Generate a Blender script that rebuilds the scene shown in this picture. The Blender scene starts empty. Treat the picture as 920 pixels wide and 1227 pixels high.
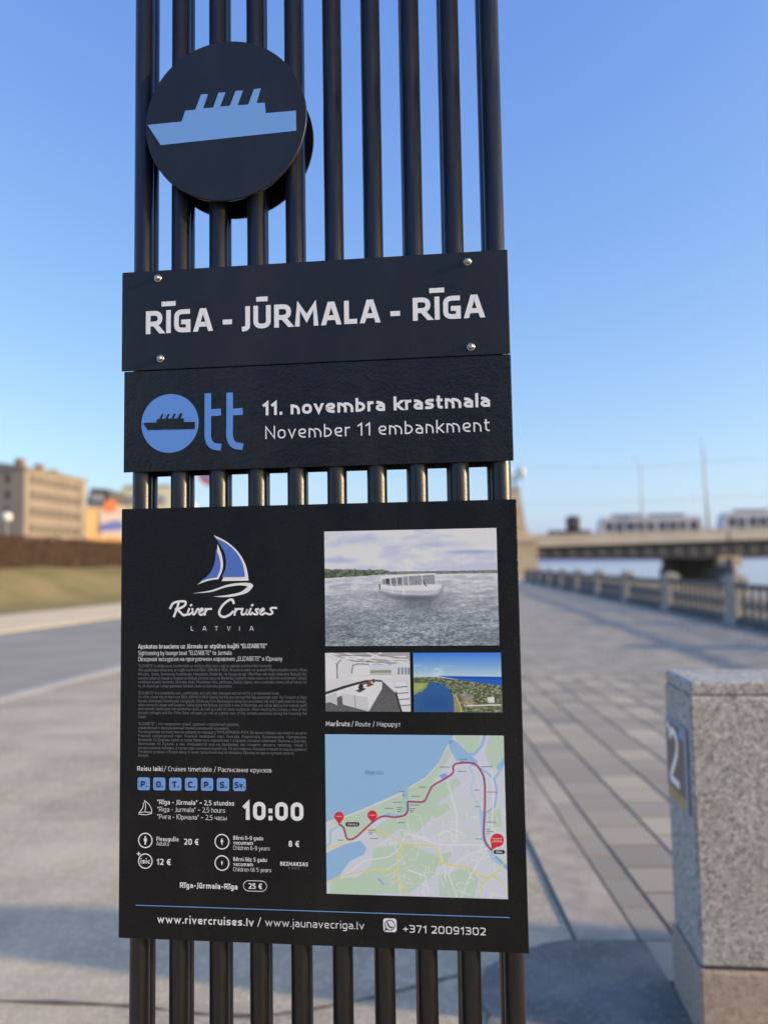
import bpy, bmesh, math, random
import numpy as np
from mathutils import Vector, Matrix

random.seed(7)
rng = np.random.default_rng(7)
scene = bpy.context.scene
COL = scene.collection

# ------------------------------------------------------------------ camera, sky, sun, exposure
EYE = 1.45                       # eye height above the promenade
F_PX = 922.0                     # focal length in pixels of a 920 x 1227 picture
PITCH, ROLL, SIGN_YAW = (math.radians(v) for v in (3.998, -0.927, 6.323))
HEAD = math.radians(0.9)         # camera looks this much to the left of the embankment axis (+Y)
SIGN_DIST = 1.17
_w = np.array([0, math.cos(PITCH), math.sin(PITCH)])
_r0 = np.array([1.0, 0, 0])
_u0 = np.cross(_r0, _w)
_r = math.cos(ROLL) * _r0 + math.sin(ROLL) * _u0
_u = -math.sin(ROLL) * _r0 + math.cos(ROLL) * _u0

cam_data = bpy.data.cameras.new('camera')
cam = bpy.data.objects.new('camera', cam_data)
COL.objects.link(cam)
scene.camera = cam
cam_data.sensor_fit = 'VERTICAL'
cam_data.sensor_height = 34.6
cam_data.sensor_width = 25.95
cam_data.lens = 34.6 * F_PX / 1227.0
cam_data.clip_start = 0.05
cam_data.clip_end = 12000
M = Matrix(((_r[0], _u[0], -_w[0]), (_r[1], _u[1], -_w[1]), (_r[2], _u[2], -_w[2])))
cam.matrix_world = Matrix.Translation((0, 0, EYE)) @ Matrix.Rotation(HEAD, 4, 'Z') @ M.to_4x4()
cam_data.dof.use_dof = True
cam_data.dof.focus_distance = 1.19
cam_data.dof.aperture_fstop = 2.1

SUN_EL = math.radians(17.5)
SUN_AZ = math.radians(103.5)       # clockwise from +Y: right of the camera and a little behind
world = bpy.data.worlds.new('World')
scene.world = world
world.use_nodes = True
wn = world.node_tree
bg = wn.nodes['Background']
sky = wn.nodes.new('ShaderNodeTexSky')
sky.sky_type = 'NISHITA'
sky.sun_disc = False
sky.sun_elevation = SUN_EL
sky.sun_rotation = SUN_AZ
sky.altitude = 0
sky.air_density = 1.0
sky.dust_density = 1.6
sky.ozone_density = 2.2
# film response of the sky colours, channel by channel (the same over the whole dome)
sep = wn.nodes.new('ShaderNodeSeparateColor'); com = wn.nodes.new('ShaderNodeCombineColor')
wn.links.new(sky.outputs[0], sep.inputs[0])
for ch, (p_, k_) in enumerate(((.96, .415), (.83, .51), (.38, 1.07))):
    a_ = wn.nodes.new('ShaderNodeMath'); a_.operation = 'POWER'; a_.inputs[1].default_value = p_
    b_ = wn.nodes.new('ShaderNodeMath'); b_.operation = 'MULTIPLY'; b_.inputs[1].default_value = k_
    wn.links.new(sep.outputs[ch], a_.inputs[0]); wn.links.new(a_.outputs[0], b_.inputs[0]); wn.links.new(b_.outputs[0], com.inputs[ch])
wn.links.new(com.outputs[0], bg.inputs[0])
bg.inputs[1].default_value = 0.15

sun_data = bpy.data.lights.new('sun', 'SUN')
sun = bpy.data.objects.new('sun', sun_data)
COL.objects.link(sun)
sun_data.energy = 1.25
sun_data.angle = math.radians(1.8)
sun_data.color = (1.0, 0.80, 0.52)
sun_dir = Vector((math.sin(SUN_AZ) * math.cos(SUN_EL), math.cos(SUN_AZ) * math.cos(SUN_EL), math.sin(SUN_EL)))
sun.rotation_euler = (-sun_dir).to_track_quat('-Z', 'Y').to_euler()
sun.location = (8, -3, 9)

scene.view_settings.view_transform = 'Standard'
scene.view_settings.look = 'None'
scene.view_settings.exposure = 1.9
scene.view_settings.gamma = 1
scene.render.film_transparent = False
scene.cycles.use_denoising = True
scene.cycles.max_bounces = 6

# ------------------------------------------------------------------ helpers: calibration
def cam_ray(x, y):
    x = np.asarray(x, float); y = np.asarray(y, float)
    return _w + np.multiply.outer((x - 460) / F_PX, _r) + np.multiply.outer((613.5 - y) / F_PX, _u)

_e = np.array([math.cos(SIGN_YAW), -math.sin(SIGN_YAW), 0])
_n = np.array([math.sin(SIGN_YAW), math.cos(SIGN_YAW), 0])
def S(x, y):
    """point of the sign's front plane, in the sign's own coordinates (u right, z up), measured off the photo"""
    d = cam_ray(x, y)
    t = (_n[1] * SIGN_DIST) / (d @ _n)
    p = d * t[..., None]
    q = p - np.array([0, SIGN_DIST, 0])
    return q @ _e, p[..., 2] + EYE
def S1(x, y):
    u, v = S(np.array([x]), np.array([y]))
    return float(u[0]), float(v[0])

# ------------------------------------------------------------------ helpers: objects
def mesh_obj(name, me, mat=None, parent=None):
    o = bpy.data.objects.new(name, me)
    COL.objects.link(o)
    if mat is not None and not me.materials:
        me.materials.append(mat)
    if parent is not None:
        o.parent = parent
    return o

def py_mesh(name, verts, faces, mat=None, parent=None, smooth=False):
    me = bpy.data.meshes.new(name)
    me.from_pydata([tuple(v) for v in verts], [], faces)
    me.update()
    if smooth:
        for p in me.polygons: p.use_smooth = True
    return mesh_obj(name, me, mat, parent)

def bm_obj(name, bm, mat=None, parent=None, smooth=False):
    me = bpy.data.meshes.new(name)
    bm.normal_update()
    bm.to_mesh(me); bm.free()
    if smooth:
        for p in me.polygons: p.use_smooth = True
    return mesh_obj(name, me, mat, parent)

def empty(name, loc=(0, 0, 0), rz=0):
    o = bpy.data.objects.new(name, None)
    COL.objects.link(o)
    o.location = loc
    o.rotation_euler = (0, 0, rz)
    o.empty_display_size = 0.2
    return o

def tag(o, label=None, cat=None, group=None, kind=None):
    if label: o['label'] = label
    if cat: o['category'] = cat
    if group: o['group'] = group
    if kind: o['kind'] = kind
    return o

def add_box(bm, x0, x1, y0, y1, z0, z1, bevel=0, seg=1):
    r = bmesh.ops.create_cube(bm, size=1)
    vs = r['verts']
    for v in vs:
        v.co = Vector((x0 + (v.co.x + .5) * (x1 - x0), y0 + (v.co.y + .5) * (y1 - y0), z0 + (v.co.z + .5) * (z1 - z0)))
    if bevel:
        es = list({e for v in vs for e in v.link_edges})
        bmesh.ops.bevel(bm, geom=es, offset=bevel, segments=seg, affect='EDGES', profile=.5)
def box(name, x0, x1, y0, y1, z0, z1, mat, parent=None, bevel=0, seg=1):
    bm = bmesh.new(); add_box(bm, x0, x1, y0, y1, z0, z1, bevel, seg)
    return bm_obj(name, bm, mat, parent)

def add_rod(bm, p0, p1, r0, r1=None, seg=16, cap=True):
    if r1 is None: r1 = r0
    p0 = Vector(p0); p1 = Vector(p1)
    q = (p1 - p0).to_track_quat('Z', 'Y')
    a = []; b = []
    for i in range(seg):
        t = 2 * math.pi * i / seg
        d = q @ Vector((math.cos(t), math.sin(t), 0))
        a.append(bm.verts.new(p0 + d * r0)); b.append(bm.verts.new(p1 + d * r1))
    for i in range(seg):
        j = (i + 1) % seg
        f = bm.faces.new((a[i], a[j], b[j], b[i])); f.smooth = True
    if cap:
        bm.faces.new(a[::-1]); bm.faces.new(b)

def add_lathe(bm, prof, c=(0, 0, 0), seg=12, axis='Z'):
    rings = []
    for r, h in prof:
        ring = []
        for i in range(seg):
            t = 2 * math.pi * i / seg
            if axis == 'Z': co = (c[0] + r * math.cos(t), c[1] + r * math.sin(t), c[2] + h)
            else: co = (c[0] + r * math.cos(t), c[1] + h, c[2] + r * math.sin(t))
            ring.append(bm.verts.new(co))
        rings.append(ring)
    for k in range(len(rings) - 1):
        for i in range(seg):
            j = (i + 1) % seg
            f = bm.faces.new((rings[k][i], rings[k][j], rings[k + 1][j], rings[k + 1][i])); f.smooth = True
    bm.faces.new(rings[0][::-1]); bm.faces.new(rings[-1])
    return rings

def add_prism(bm, pts, d0, d1, plane='XZ'):
    """closed outline extruded between two depths"""
    def P(a, b, d): return (a, d, b) if plane == 'XZ' else (a, b, d) if plane == 'XY' else (d, a, b)
    A = [bm.verts.new(P(a, b, d0)) for a, b in pts]
    B = [bm.verts.new(P(a, b, d1)) for a, b in pts]
    n = len(pts)
    bm.faces.new(A); bm.faces.new(B[::-1])
    for i in range(n):
        j = (i + 1) % n
        bm.faces.new((A[j], A[i], B[i], B[j]))
def finish(bm):
    bmesh.ops.recalc_face_normals(bm, faces=bm.faces)
    return bm

# ------------------------------------------------------------------ helpers: materials
def mat(name, color=(.5, .5, .5), rough=.7, metal=0, spec=.5):
    m = bpy.data.materials.new(name)
    m.use_nodes = True
    b = m.node_tree.nodes['Principled BSDF']
    b.inputs['Base Color'].default_value = (*color, 1)
    b.inputs['Roughness'].default_value = rough
    b.inputs['Metallic'].default_value = metal
    b.inputs['Specular IOR Level'].default_value = spec
    return m

class NT:
    def __init__(s, m):
        s.m = m; s.t = m.node_tree; s.b = s.t.nodes['Principled BSDF']
    def n(s, kind, **kw):
        nd = s.t.nodes.new(kind)
        for k, v in kw.items(): setattr(nd, k, v)
        return nd
    def l(s, a, b): s.t.links.new(a, b)
    def coord(s, scale=1.0, out='Object', vec=None):
        tc = s.n('ShaderNodeTexCoord'); mp = s.n('ShaderNodeMapping')
        mp.inputs['Scale'].default_value = vec if vec else (scale,) * 3
        s.l(tc.outputs[out], mp.inputs[0]); return mp.outputs[0]
    def noise(s, vec, scale, detail=4, rough=.55):
        nd = s.n('ShaderNodeTexNoise'); nd.inputs['Scale'].default_value = scale
        nd.inputs['Detail'].default_value = detail; nd.inputs['Roughness'].default_value = rough
        s.l(vec, nd.inputs['Vector']); return nd.outputs['Fac']
    def voro(s, vec, scale, feature='F1'):
        nd = s.n('ShaderNodeTexVoronoi', feature=feature); nd.inputs['Scale'].default_value = scale
        s.l(vec, nd.inputs['Vector']); return nd
    def ramp(s, fac, stops):
        nd = s.n('ShaderNodeValToRGB'); cr = nd.color_ramp
        while len(cr.elements) > 2: cr.elements.remove(cr.elements[-1])
        for i, (p, c) in enumerate(stops):
            e = cr.elements[i] if i < 2 else cr.elements.new(p)
            e.position = p; e.color = (*c, 1) if len(c) == 3 else c
        s.l(fac, nd.inputs[0]); return nd.outputs[0]
    def mix(s, fac, a, b, mode='MIX'):
        nd = s.n('ShaderNodeMix', data_type='RGBA', blend_type=mode)
        for i, v in ((0, fac), (6, a), (7, b)):
            if hasattr(v, 'links'): s.l(v, nd.inputs[i])
            elif i == 0: nd.inputs[0].default_value = v
            else: nd.inputs[i].default_value = (*v, 1)
        return nd.outputs[2]
    def math(s, op, a, b=0.0):
        nd = s.n('ShaderNodeMath', operation=op)
        for i, v in ((0, a), (1, b)):
            if hasattr(v, 'links'): s.l(v, nd.inputs[i])
            else: nd.inputs[i].default_value = v
        return nd.outputs[0]
    def bump(s, h, strength=.3, dist=.01):
        nd = s.n('ShaderNodeBump'); nd.inputs['Strength'].default_value = strength
        nd.inputs['Distance'].default_value = dist
        s.l(h, nd.inputs['Height']); s.l(nd.outputs[0], s.b.inputs['Normal'])
    def color(s, c): s.l(c, s.b.inputs['Base Color'])
    def rough(s, c): s.l(c, s.b.inputs['Roughness'])

def noisy(name, c0, c1, scale=5, rough=.8, bump=.3, bscale=60, bdist=.005, detail=6, out='Object'):
    m = mat(name, c0, rough); t = NT(m)
    v = t.coord(1, out)
    t.color(t.ramp(t.noise(v, scale, detail), [(.32, c0), (.68, c1)]))
    if bump: t.bump(t.noise(v, bscale, 5), bump, bdist)
    return m

# ---- sign materials
def board_material(name, base, rough, wr_strength, wr_scale, wr_dist, fine=0.15):
    m = mat(name, base, rough, 0, .5); t = NT(m)
    v = t.coord(1)
    big = t.noise(v, 9, 3)
    t.rough(t.ramp(t.noise(v, 30, 4), [(.3, (rough * .8,) * 3), (.7, (rough * 1.25,) * 3)]))
    h1 = t.noise(v, wr_scale, 4, .6)
    h2 = t.noise(v, wr_scale * 3.3, 3, .6)
    h = t.math('ADD', t.math('MULTIPLY', h1, big), t.math('MULTIPLY', h2, fine))
    t.bump(h, wr_strength, wr_dist)
    # dust specks
    sp = t.voro(v, 95)
    dot = t.math('LESS_THAN', sp.outputs['Distance'], .045)
    lucky = t.math('GREATER_THAN', sp.outputs['Color'], .80)
    film = t.ramp(t.noise(t.coord(1, vec=(7, 7, 2.2)), 1, 6, .65), [(.48, (0, 0, 0)), (.75, (.045, .045, .045))])
    based = t.mix(film, base, (.30, .27, .24))
    t.color(t.mix(t.math('MULTIPLY', t.math('MULTIPLY', dot, lucky), .5), based, (.25, .27, .3)))
    return m
M_NAME = board_material('name board black satin', (.010, .011, .015), .38, .05, 25, .002, .05)
M_STOP = board_material('stop board wrinkled gloss', (.009, .009, .011), .24, .42, 55, .006, .35)
M_POST = board_material('poster black laminate', (.0045, .0043, .0047), .22, .55, 120, .004, .4)
M_POST.node_tree.nodes['Principled BSDF'].inputs['Specular IOR Level'].default_value = .38
M_DISC = board_material('disc dark satin', (.012, .013, .018), .36, .05, 20, .002, .05)
def tube_material():
    m = mat('tube black paint', (.006, .006, .008), .36, 0, .6); t = NT(m)
    v = t.coord(1)
    st = t.noise(t.coord(1, vec=(60, 60, 3)), 1, 4)
    t.color(t.ramp(st, [(.45, (.006, .006, .008)), (.8, (.035, .031, .027))]))
    t.rough(t.ramp(t.noise(v, 14, 5), [(.3, (.30,) * 3), (.7, (.46,) * 3)]))
    t.bump(t.noise(v, 300, 3), .25, .001)
    return m
M_TUBE = tube_material()
M_WHITE = mat('print white', (.96, .95, .93), .32)
M_OFFW = mat('print off-white', (.93, .92, .91), .35)
M_GREY = mat('print grey', (.19, .19, .205), .35)
M_BLUE = mat('print blue', (.135, .33, .80), .32)
M_BLUE2 = mat('print sky blue', (.20, .42, .84), .35)
M_SAIL = mat('print sail blue', (.10, .20, .62), .35)
M_NAVY = mat('print navy', (.012, .016, .03), .35)
M_STEEL = mat('bolt steel', (.62, .58, .50), .28, 1)

# ------------------------------------------------------------------ stroke lettering
G = {
'A': '4.8|!0,0 1.9,7 2.9,7 4.8,0;!0.7,2 4.1,2', 'B': '4.4|!0,0 0,7;0,7 4.1,7 4.1,3.7 0,3.7;0,3.7 4.4,3.7 4.4,0 0,0',
'C': '3.8|3.8,7 0,7 0,0 3.8,0', 'D': '4.5|!0,0 0,7;0,7 4.5,7 4.5,0 0,0', 'E': '3.5|!3.5,7 0,7 0,0 3.5,0;!0,3.6 3.2,3.6',
'F': '3.4|!3.4,7 0,7 0,0;!0,3.4 3.1,3.4', 'G': '4.3|4.1,7 0,7 0,0 4.3,0;!4.3,0 4.3,3.4 2.6,3.4', 'H': '4.5|!0,0 0,7;!4.5,0 4.5,7;!0,3.6 4.5,3.6',
'I': '0|!0,0 0,7', 'J': '2.2|2.2,7 2.2,-.6 0,-.6', 'K': '4.4|!0,0 0,7;!4.2,7 1.3,3.6 4.4,0;!0,3.6 1.3,3.6', 'L': '3.3|!0,7 0,0 3.3,0',
'M': '5.9|!0,0 .4,7 2.95,2 5.5,7 5.9,0', 'N': '4.7|!0,0 0,7 4.7,0 4.7,7', 'O': '4.7|~0,0 0,7 4.7,7 4.7,0', 'P': '4.3|!0,0 0,7;0,7 4.3,7 4.3,2.8 0,2.8',
'Q': '4.7|~0,0 0,7 4.7,7 4.7,0;!2.8,1.2 4.7,-1', 'R': '4.5|!0,0 0,7;0,7 4.3,7 4.3,2.9 0,2.9;!2.5,2.9 4.5,0', 'S': '3.9|3.8,7 0,7 0,3.6 3.9,3.6 3.9,0 0,0',
'T': '4.3|!0,7 4.3,7;!2.15,7 2.15,0', 'U': '4.5|0,7 0,0 4.5,0 4.5,7', 'V': '4.7|!0,7 2.35,0 4.7,7', 'W': '6.6|!0,7 1.6,0 3.3,6 5,0 6.6,7',
'X': '4.5|!0,0 4.5,7;!0,7 4.5,0', 'Y': '4.5|!0,7 2.25,3 4.5,7;!2.25,3 2.25,0', 'Z': '4|!0,7 4,7 0,0 4,0',
'a': '3.5|.3,5 3.5,5 3.5,0;3.5,2.8 0,2.8 0,0 3.5,0', 'b': '3.7|!0,7 0,0;0,5 3.7,5 3.7,0 0,0', 'c': '3.1|3.1,5 0,5 0,0 3.1,0',
'd': '3.7|!3.7,7 3.7,0;3.7,5 0,5 0,0 3.7,0', 'e': '3.7|3.4,0 0,0 0,5 3.7,5 3.7,2.4 0,2.4', 'f': '2.5|2.5,7 .7,7 .7,0;!0,5 2.3,5',
'g': '3.7|3.7,0 0,0 0,5 3.7,5;3.7,5 3.7,-2 .3,-2', 'h': '3.6|!0,0 0,7;0,5 3.6,5 3.6,0', 'i': '0|!0,0 0,5;!0,7.04 0,7.06', 'j': '.9|!.9,5 .9,-2 0,-2;!.9,7.04 .9,7.06',
'k': '3.5|!0,0 0,7;!3.4,5 1,2.7 3.5,0;!0,2.7 1,2.7', 'l': '1.1|0,7 0,0 1.1,0', 'm': '6|!0,0 0,5;0,5 3,5 3,0;3,5 6,5 6,0',
'n': '3.6|!0,0 0,5;0,5 3.6,5 3.6,0', 'o': '3.8|~0,0 0,5 3.8,5 3.8,0', 'p': '3.7|!0,-2 0,5;0,5 3.7,5 3.7,0 0,0', 'q': '3.7|!3.7,-2 3.7,5;3.7,5 0,5 0,0 3.7,0',
'r': '2.4|!0,0 0,5;0,4.3 .9,5 2.4,5', 's': '3.3|3.2,5 0,5 0,2.6 3.3,2.6 3.3,0 0,0', 't': '2.5|.7,6.5 .7,0 2.5,0;!0,5 2.4,5', 'u': '3.6|0,5 0,0 3.6,0;!3.6,5 3.6,0',
'v': '3.6|!0,5 1.8,0 3.6,5', 'w': '5.6|!0,5 1.4,0 2.8,4.6 4.2,0 5.6,5', 'x': '3.5|!0,0 3.5,5;!0,5 3.5,0', 'y': '3.6|!0,5 1.8,0;!3.6,5 1.4,-2 .4,-2', 'z': '3.2|!0,5 3.2,5 0,0 3.2,0',
'0': '4.3|~0,0 0,7 4.3,7 4.3,0', '1': '2.5|!0,5.6 2.1,7 2.1,0', '2': '3.9|0,7 3.9,7 3.9,4 0,0;!0,0 3.9,0', '3': '3.9|0,7 3.9,7 3.9,3.7 .8,3.7;1.6,3.7 3.9,3.7 3.9,0 0,0',
'4': '4.2|!2.6,7 0,1.6 4.2,1.6;!3.1,3.6 3.1,0', '5': '3.8|!3.6,7 .2,7 .2,3.9;.2,4.2 3.8,4.2 3.8,0 0,0', '6': '4|3.6,7 0,7 0,0 4,0 4,4.2 0,4.2', '7': '3.8|!0,7 3.8,7 1.4,0',
'8': '4.1|~.2,3.7 .2,7 3.9,7 3.9,3.7;~0,0 0,3.7 4.1,3.7 4.1,0', '9': '4|.4,0 4,0 4,7 0,7 0,2.9 4,2.9', '.': '0|!0,0 0,.2', ',': '.6|!.6,.2 .2,-1.3', ':': '0|!0,0 0,.2;!0,4 0,4.2',
'-': '2.4|!0,2.9 2.4,2.9', '/': '3|!0,-1 3,7.6', '+': '3.6|!0,3.2 3.6,3.2;!1.8,1.4 1.8,5', '~': '3.4|!0,2.9 1.1,3.8 2.3,2.8 3.4,3.7', '"': '1.8|!0,7 0,5.4;!1.8,7 1.8,5.4',
'\u201e': '2|!.5,.3 0,-1.2;!2,.3 1.5,-1.2', '\u201c': '2|!0,5.4 .5,7;!1.5,5.4 2,7', '\u201d': '2|!.5,7 0,5.4;!2,7 1.5,5.4',
'\u20ac': '4.4|4.4,7 1,7 1,0 4.4,0;!0,4.2 3.6,4.2;!0,2.8 3.6,2.8', '(': '1.4|1.4,7.6 0,7 0,-1 1.4,-1.4', ')': '1.4|0,7.6 1.4,7 1.4,-1 0,-1.4', '\u2014': '4.5|!0,2.9 4.5,2.9',
'Б': '4.3|!4,7 0,7 0,0;0,4 4.3,4 4.3,0 0,0', 'Г': '3.4|!0,0 0,7 3.4,7', 'Д': '5.2|!.9,0 1.2,7 4.3,7 4.3,0;!0,-1 0,0 5.2,0 5.2,-1', 'Ж': '6.4|!3.2,0 3.2,7;!0,0 2.6,3.6 .2,7;!6.4,0 3.8,3.6 6.2,7;!2.6,3.6 3.8,3.6',
'З': '3.9|0,7 3.8,7 3.8,3.7 1.2,3.7;1.6,3.7 3.9,3.7 3.9,0 0,0', 'И': '4.6|!0,7 0,0 4.6,7 4.6,0', 'Л': '4.6|!0,0 1,0 1.4,7 4.6,7 4.6,0', 'П': '4.5|!0,0 0,7 4.5,7 4.5,0',
'У': '4.5|!0,7 2.3,2.2;!4.5,7 1.8,0 .6,0', 'Ф': '5.8|~0,1.4 0,5.8 5.8,5.8 5.8,1.4;!2.9,0 2.9,7', 'Ц': '4.9|!0,7 0,0 4.9,0 4.9,-1.2;!4.2,0 4.2,7', 'Ч': '4.3|0,7 0,3.2 4.3,3.2;!4.3,0 4.3,7',
'Ш': '6.4|!0,7 0,0 6.4,0 6.4,7;!3.2,0 3.2,7', 'Щ': '6.9|!0,7 0,0 6.9,0 6.9,-1.2;!6.2,0 6.2,7;!3.1,0 3.1,7', 'Ь': '4.2|!0,7 0,0;0,4 4.2,4 4.2,0 0,0', 'Ы': '6|!0,7 0,0;0,4 3.8,4 3.8,0 0,0;!6,7 6,0',
'Э': '4|0,7 4,7 4,0 0,0;!1,3.6 4,3.6', 'Ю': '6.6|!0,0 0,7;!0,3.6 2.2,3.6;~2.2,0 2.2,7 6.6,7 6.6,0', 'Я': '4.5|!4.5,0 4.5,7;4.5,7 .2,7 .2,2.9 4.5,2.9;!2,2.9 0,0',
}
SAME = dict(zip('АВЕКМНОРСТХ', 'ABEKMHOPCTX')); SAME.update(dict(zip('аеорсуху', 'aeopcyxy')))
def glyph(ch):
    """-> width, [(closed, sharp, pts)], marks"""
    marks = ''
    comp = {'ā': 'a-', 'ē': 'e-', 'ī': 'ı-', 'ū': 'u-', 'Ā': 'A-', 'Ē': 'E-', 'Ī': 'I-', 'Ū': 'U-', 'š': 'sv', 'č': 'cv', 'ž': 'zv', 'Š': 'Sv', 'ģ': "g'", 'ķ': 'k,', 'ļ': 'l,', 'ņ': 'n,', 'Й': 'Иv', 'й': 'иv', 'Ё': 'Е-'}
    if ch in comp: ch, marks = comp[ch][0], comp[ch][1]
    if ch in SAME: ch = SAME[ch]
    sy = sx = 1
    if ch == 'ı': src = '0|!0,0 0,5'; low = True
    elif ch in G: src = G[ch]; low = ch.islower()
    elif ch.upper() in G: src = G[ch.upper()]; sy = 5 / 7; sx = .8; low = True
    elif SAME.get(ch.upper()) in G: src = G[SAME[ch.upper()]]; sy = 5 / 7; sx = .8; low = True
    elif ch == 'б': return glyph('6')
    else: src = '2|'; low = True
    W, rest = src.split('|'); W = float(W) * sx
    out = []
    for st in rest.split(';'):
        if not st: continue
        closed = st[0] == '~'; sharp = st[0] == '!'
        if st[0] in '~!': st = st[1:]
        out.append((closed, sharp, [(float(a) * sx, (float(b) * sy if float(b) > 0 else float(b))) for a, b in (p.split(',') for p in st.split())]))
    c = W / 2; top = 6.9 if low else 9.2
    if marks == '-': out.append((False, True, [(c - 1.2, top), (c + 1.2, top)]))
    if marks == 'v': out.append((False, True, [(c - .9, top + .6), (c, top - .3), (c + .9, top + .6)]))
    if marks == "'": out.append((False, True, [(c + .2, top - .1), (c - .1, top + .8)]))
    if marks == ',': out.append((False, True, [(c + .2, -1.2), (c - .1, -2.2)]))
    return W, out, marks

def fillet(pts, rad, closed, rw=1.0):
    n = len(pts); out = []
    for i, p in enumerate(pts):
        if not closed and i in (0, n - 1): out.append(p); continue
        a = np.array(pts[i - 1]); b = np.array(p); c = np.array(pts[(i + 1) % n])
        la = np.linalg.norm(a - b); lc = np.linalg.norm(c - b)
        r = min(rad, la / 2 if (closed or i > 1) else la, lc / 2 if (closed or i < n - 2) else lc)
        if r < 1e-6: out.append(p); continue
        p0 = b + (a - b) / la * r; p1 = b + (c - b) / lc * r
        for k in range(5):
            t = k / 4
            A_, B_, C_ = (1 - t) ** 2, 2 * t * (1 - t) * rw, t * t
            q = (A_ * p0 + B_ * b + C_ * p1) / (A_ + B_ + C_)
            out.append(tuple(q))
    res = [out[0]]
    for q in out[1:]:
        if math.hypot(q[0] - res[-1][0], q[1] - res[-1][1]) > 1e-4: res.append(q)
    if closed and math.hypot(res[0][0] - res[-1][0], res[0][1] - res[-1][1]) < 1e-4: res.pop()
    return res

class Ink:
    """flat print collected in (u, z) of a board; stands a hair proud of it"""
    def __init__(s): s.v = []; s.f = []; s.k = 0
    def lift(s): s.k += 1; return 0.00002 * (s.k % 9)
    def ribbon(s, pts, w, closed=False, cap=True, hcut=False):
        P = [np.array(p, float) for p in pts]; n = len(P)
        if n < 2: return
        d = s.lift(); L = []
        ends = {}
        if hcut and not closed:
            for e_, (i_, a_, b_) in enumerate(((0, P[0], P[1]), (n - 1, P[-1], P[-2]))):
                if not hcut[e_]: continue
                t_ = (a_ - b_) / max(np.linalg.norm(a_ - b_), 1e-9)
                if .5 < abs(t_[1]) < .999: ends[i_] = (a_ + t_ * (w / 2) / abs(t_[1]), w / 2 / abs(t_[1]))
        if cap and not closed:
            t0 = P[0] - P[1]; P[0] = P[0] + t0 / max(np.linalg.norm(t0), 1e-9) * w / 2
            t1 = P[-1] - P[-2]; P[-1] = P[-1] + t1 / max(np.linalg.norm(t1), 1e-9) * w / 2
        for i in range(n):
            a = P[i - 1] if (i > 0 or closed) else None; b = P[(i + 1) % n] if (i < n - 1 or closed) else None
            ta = (P[i] - a) if a is not None else (b - P[i]); tb = (b - P[i]) if b is not None else ta
            ta = ta / max(np.linalg.norm(ta), 1e-9); tb = tb / max(np.linalg.norm(tb), 1e-9)
            na = np.array([-ta[1], ta[0]]); nb = np.array([-tb[1], tb[0]])
            m = na + nb; lm = np.linalg.norm(m)
            m = na if lm < .3 else m / lm
            k = 1 / max(m @ na, .45)
            if i in ends:
                c_, h_ = ends[i]; sg = 1 if m[0] >= 0 else -1
                L.append((c_ + np.array([sg * h_, 0]), c_ - np.array([sg * h_, 0])))
            else: L.append((P[i] + m * w / 2 * k, P[i] - m * w / 2 * k))
        base = len(s.v)
        for a, b in L: s.v.append((a[0], a[1], d)); s.v.append((b[0], b[1], d))
        for i in range(n if closed else n - 1):
            j = (i + 1) % n
            s.f.append((base + 2 * i, base + 2 * i + 1, base + 2 * j + 1, base + 2 * j))
    def poly(s, pts):
        d = s.lift(); base = len(s.v)
        s.v += [(p[0], p[1], d) for p in pts]; s.f.append(tuple(range(base, base + len(pts))))
    def disc(s, c, r, n=48): s.poly([(c[0] + r * math.cos(2 * math.pi * i / n), c[1] + r * math.sin(2 * math.pi * i / n)) for i in range(n)])
    def ring(s, c, r, w, n=40): s.ribbon([(c[0] + r * math.cos(2 * math.pi * i / n), c[1] + r * math.sin(2 * math.pi * i / n)) for i in range(n)], w, True)
    def text(s, txt, u0, u1, z, cap, weight=.8, rad=1.3, gap=1.0, slant=0, centre=None):
        k = cap / 7; x = 0; items = []
        for ch in txt:
            if ch == ' ': x += 2.3; continue
            W, st, mk = glyph(ch)
            Wv = max(W, weight)
            items.append((x, W, Wv, st)); x += Wv + gap
        total = x - gap
        kx = (u1 - u0) / total if u1 is not None else k
        if centre is not None: u0 = centre - total * kx / 2
        hw = weight / 2
        def my(y):
            if y >= 7: return y - hw
            if y >= 5: return 5 - hw + (y - 5) / 2 * 2 if y > 5.2 and y < 7 else 5 - hw
            if y <= -2: return y + hw
            if y <= 0: return y + hw
            return hw + y * (5 - weight) / 5
        def my7(y, tall):
            if tall: return (hw + y * (7 - weight) / 7) if 0 <= y <= 7 else (y + hw if y < 0 else y - hw * .2)
            return my(y)
        for x, W, Wv, st in items:
            for closed, sharp, pts in st:
                tall = max(p[1] for p in pts) > 6.9 and min(p[1] for p in pts) >= -1
                mx = (lambda a: hw + a * (Wv - weight) / W) if W > 1e-6 else (lambda a: hw + a)
                q = [(mx(a), my7(b, tall or len([1]) and max(pp[1] for pp in pts) > 6.9)) for a, b in pts]
                if not sharp: q = fillet(q, rad, closed, .72 if rad > 2 else .9)
                q = [(u0 + (x + a + slant * b) * kx, z + b * k) for a, b in q]
                s.ribbon(q, weight * (k + kx) / 2, closed, hcut=(pts[0][1] in (0, 5, 7), pts[-1][1] in (0, 5, 7)) if sharp else False)
    def build(s, name, m, parent, depth):
        return py_mesh(name, [(a, depth - d, b) for a, b, d in s.v], [tuple(f) for f in s.f], m, parent)
def px_text(ink, txt, x0, y0, x1, cap, **kw):
    u0, z = S1(x0, y0); u1, _ = S1(x1, y0); _, zt = S1(x0, y0 - cap)
    ink.text(txt, u0, u1, z, zt - z, **kw)
def px_pts(pts, ox=0, oy=0, k=1.0):
    a = np.array(pts, float); u, v = S(ox + a[:, 0] / k, oy + a[:, 1] / k)
    return list(zip(u.tolist(), v.tolist()))
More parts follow.
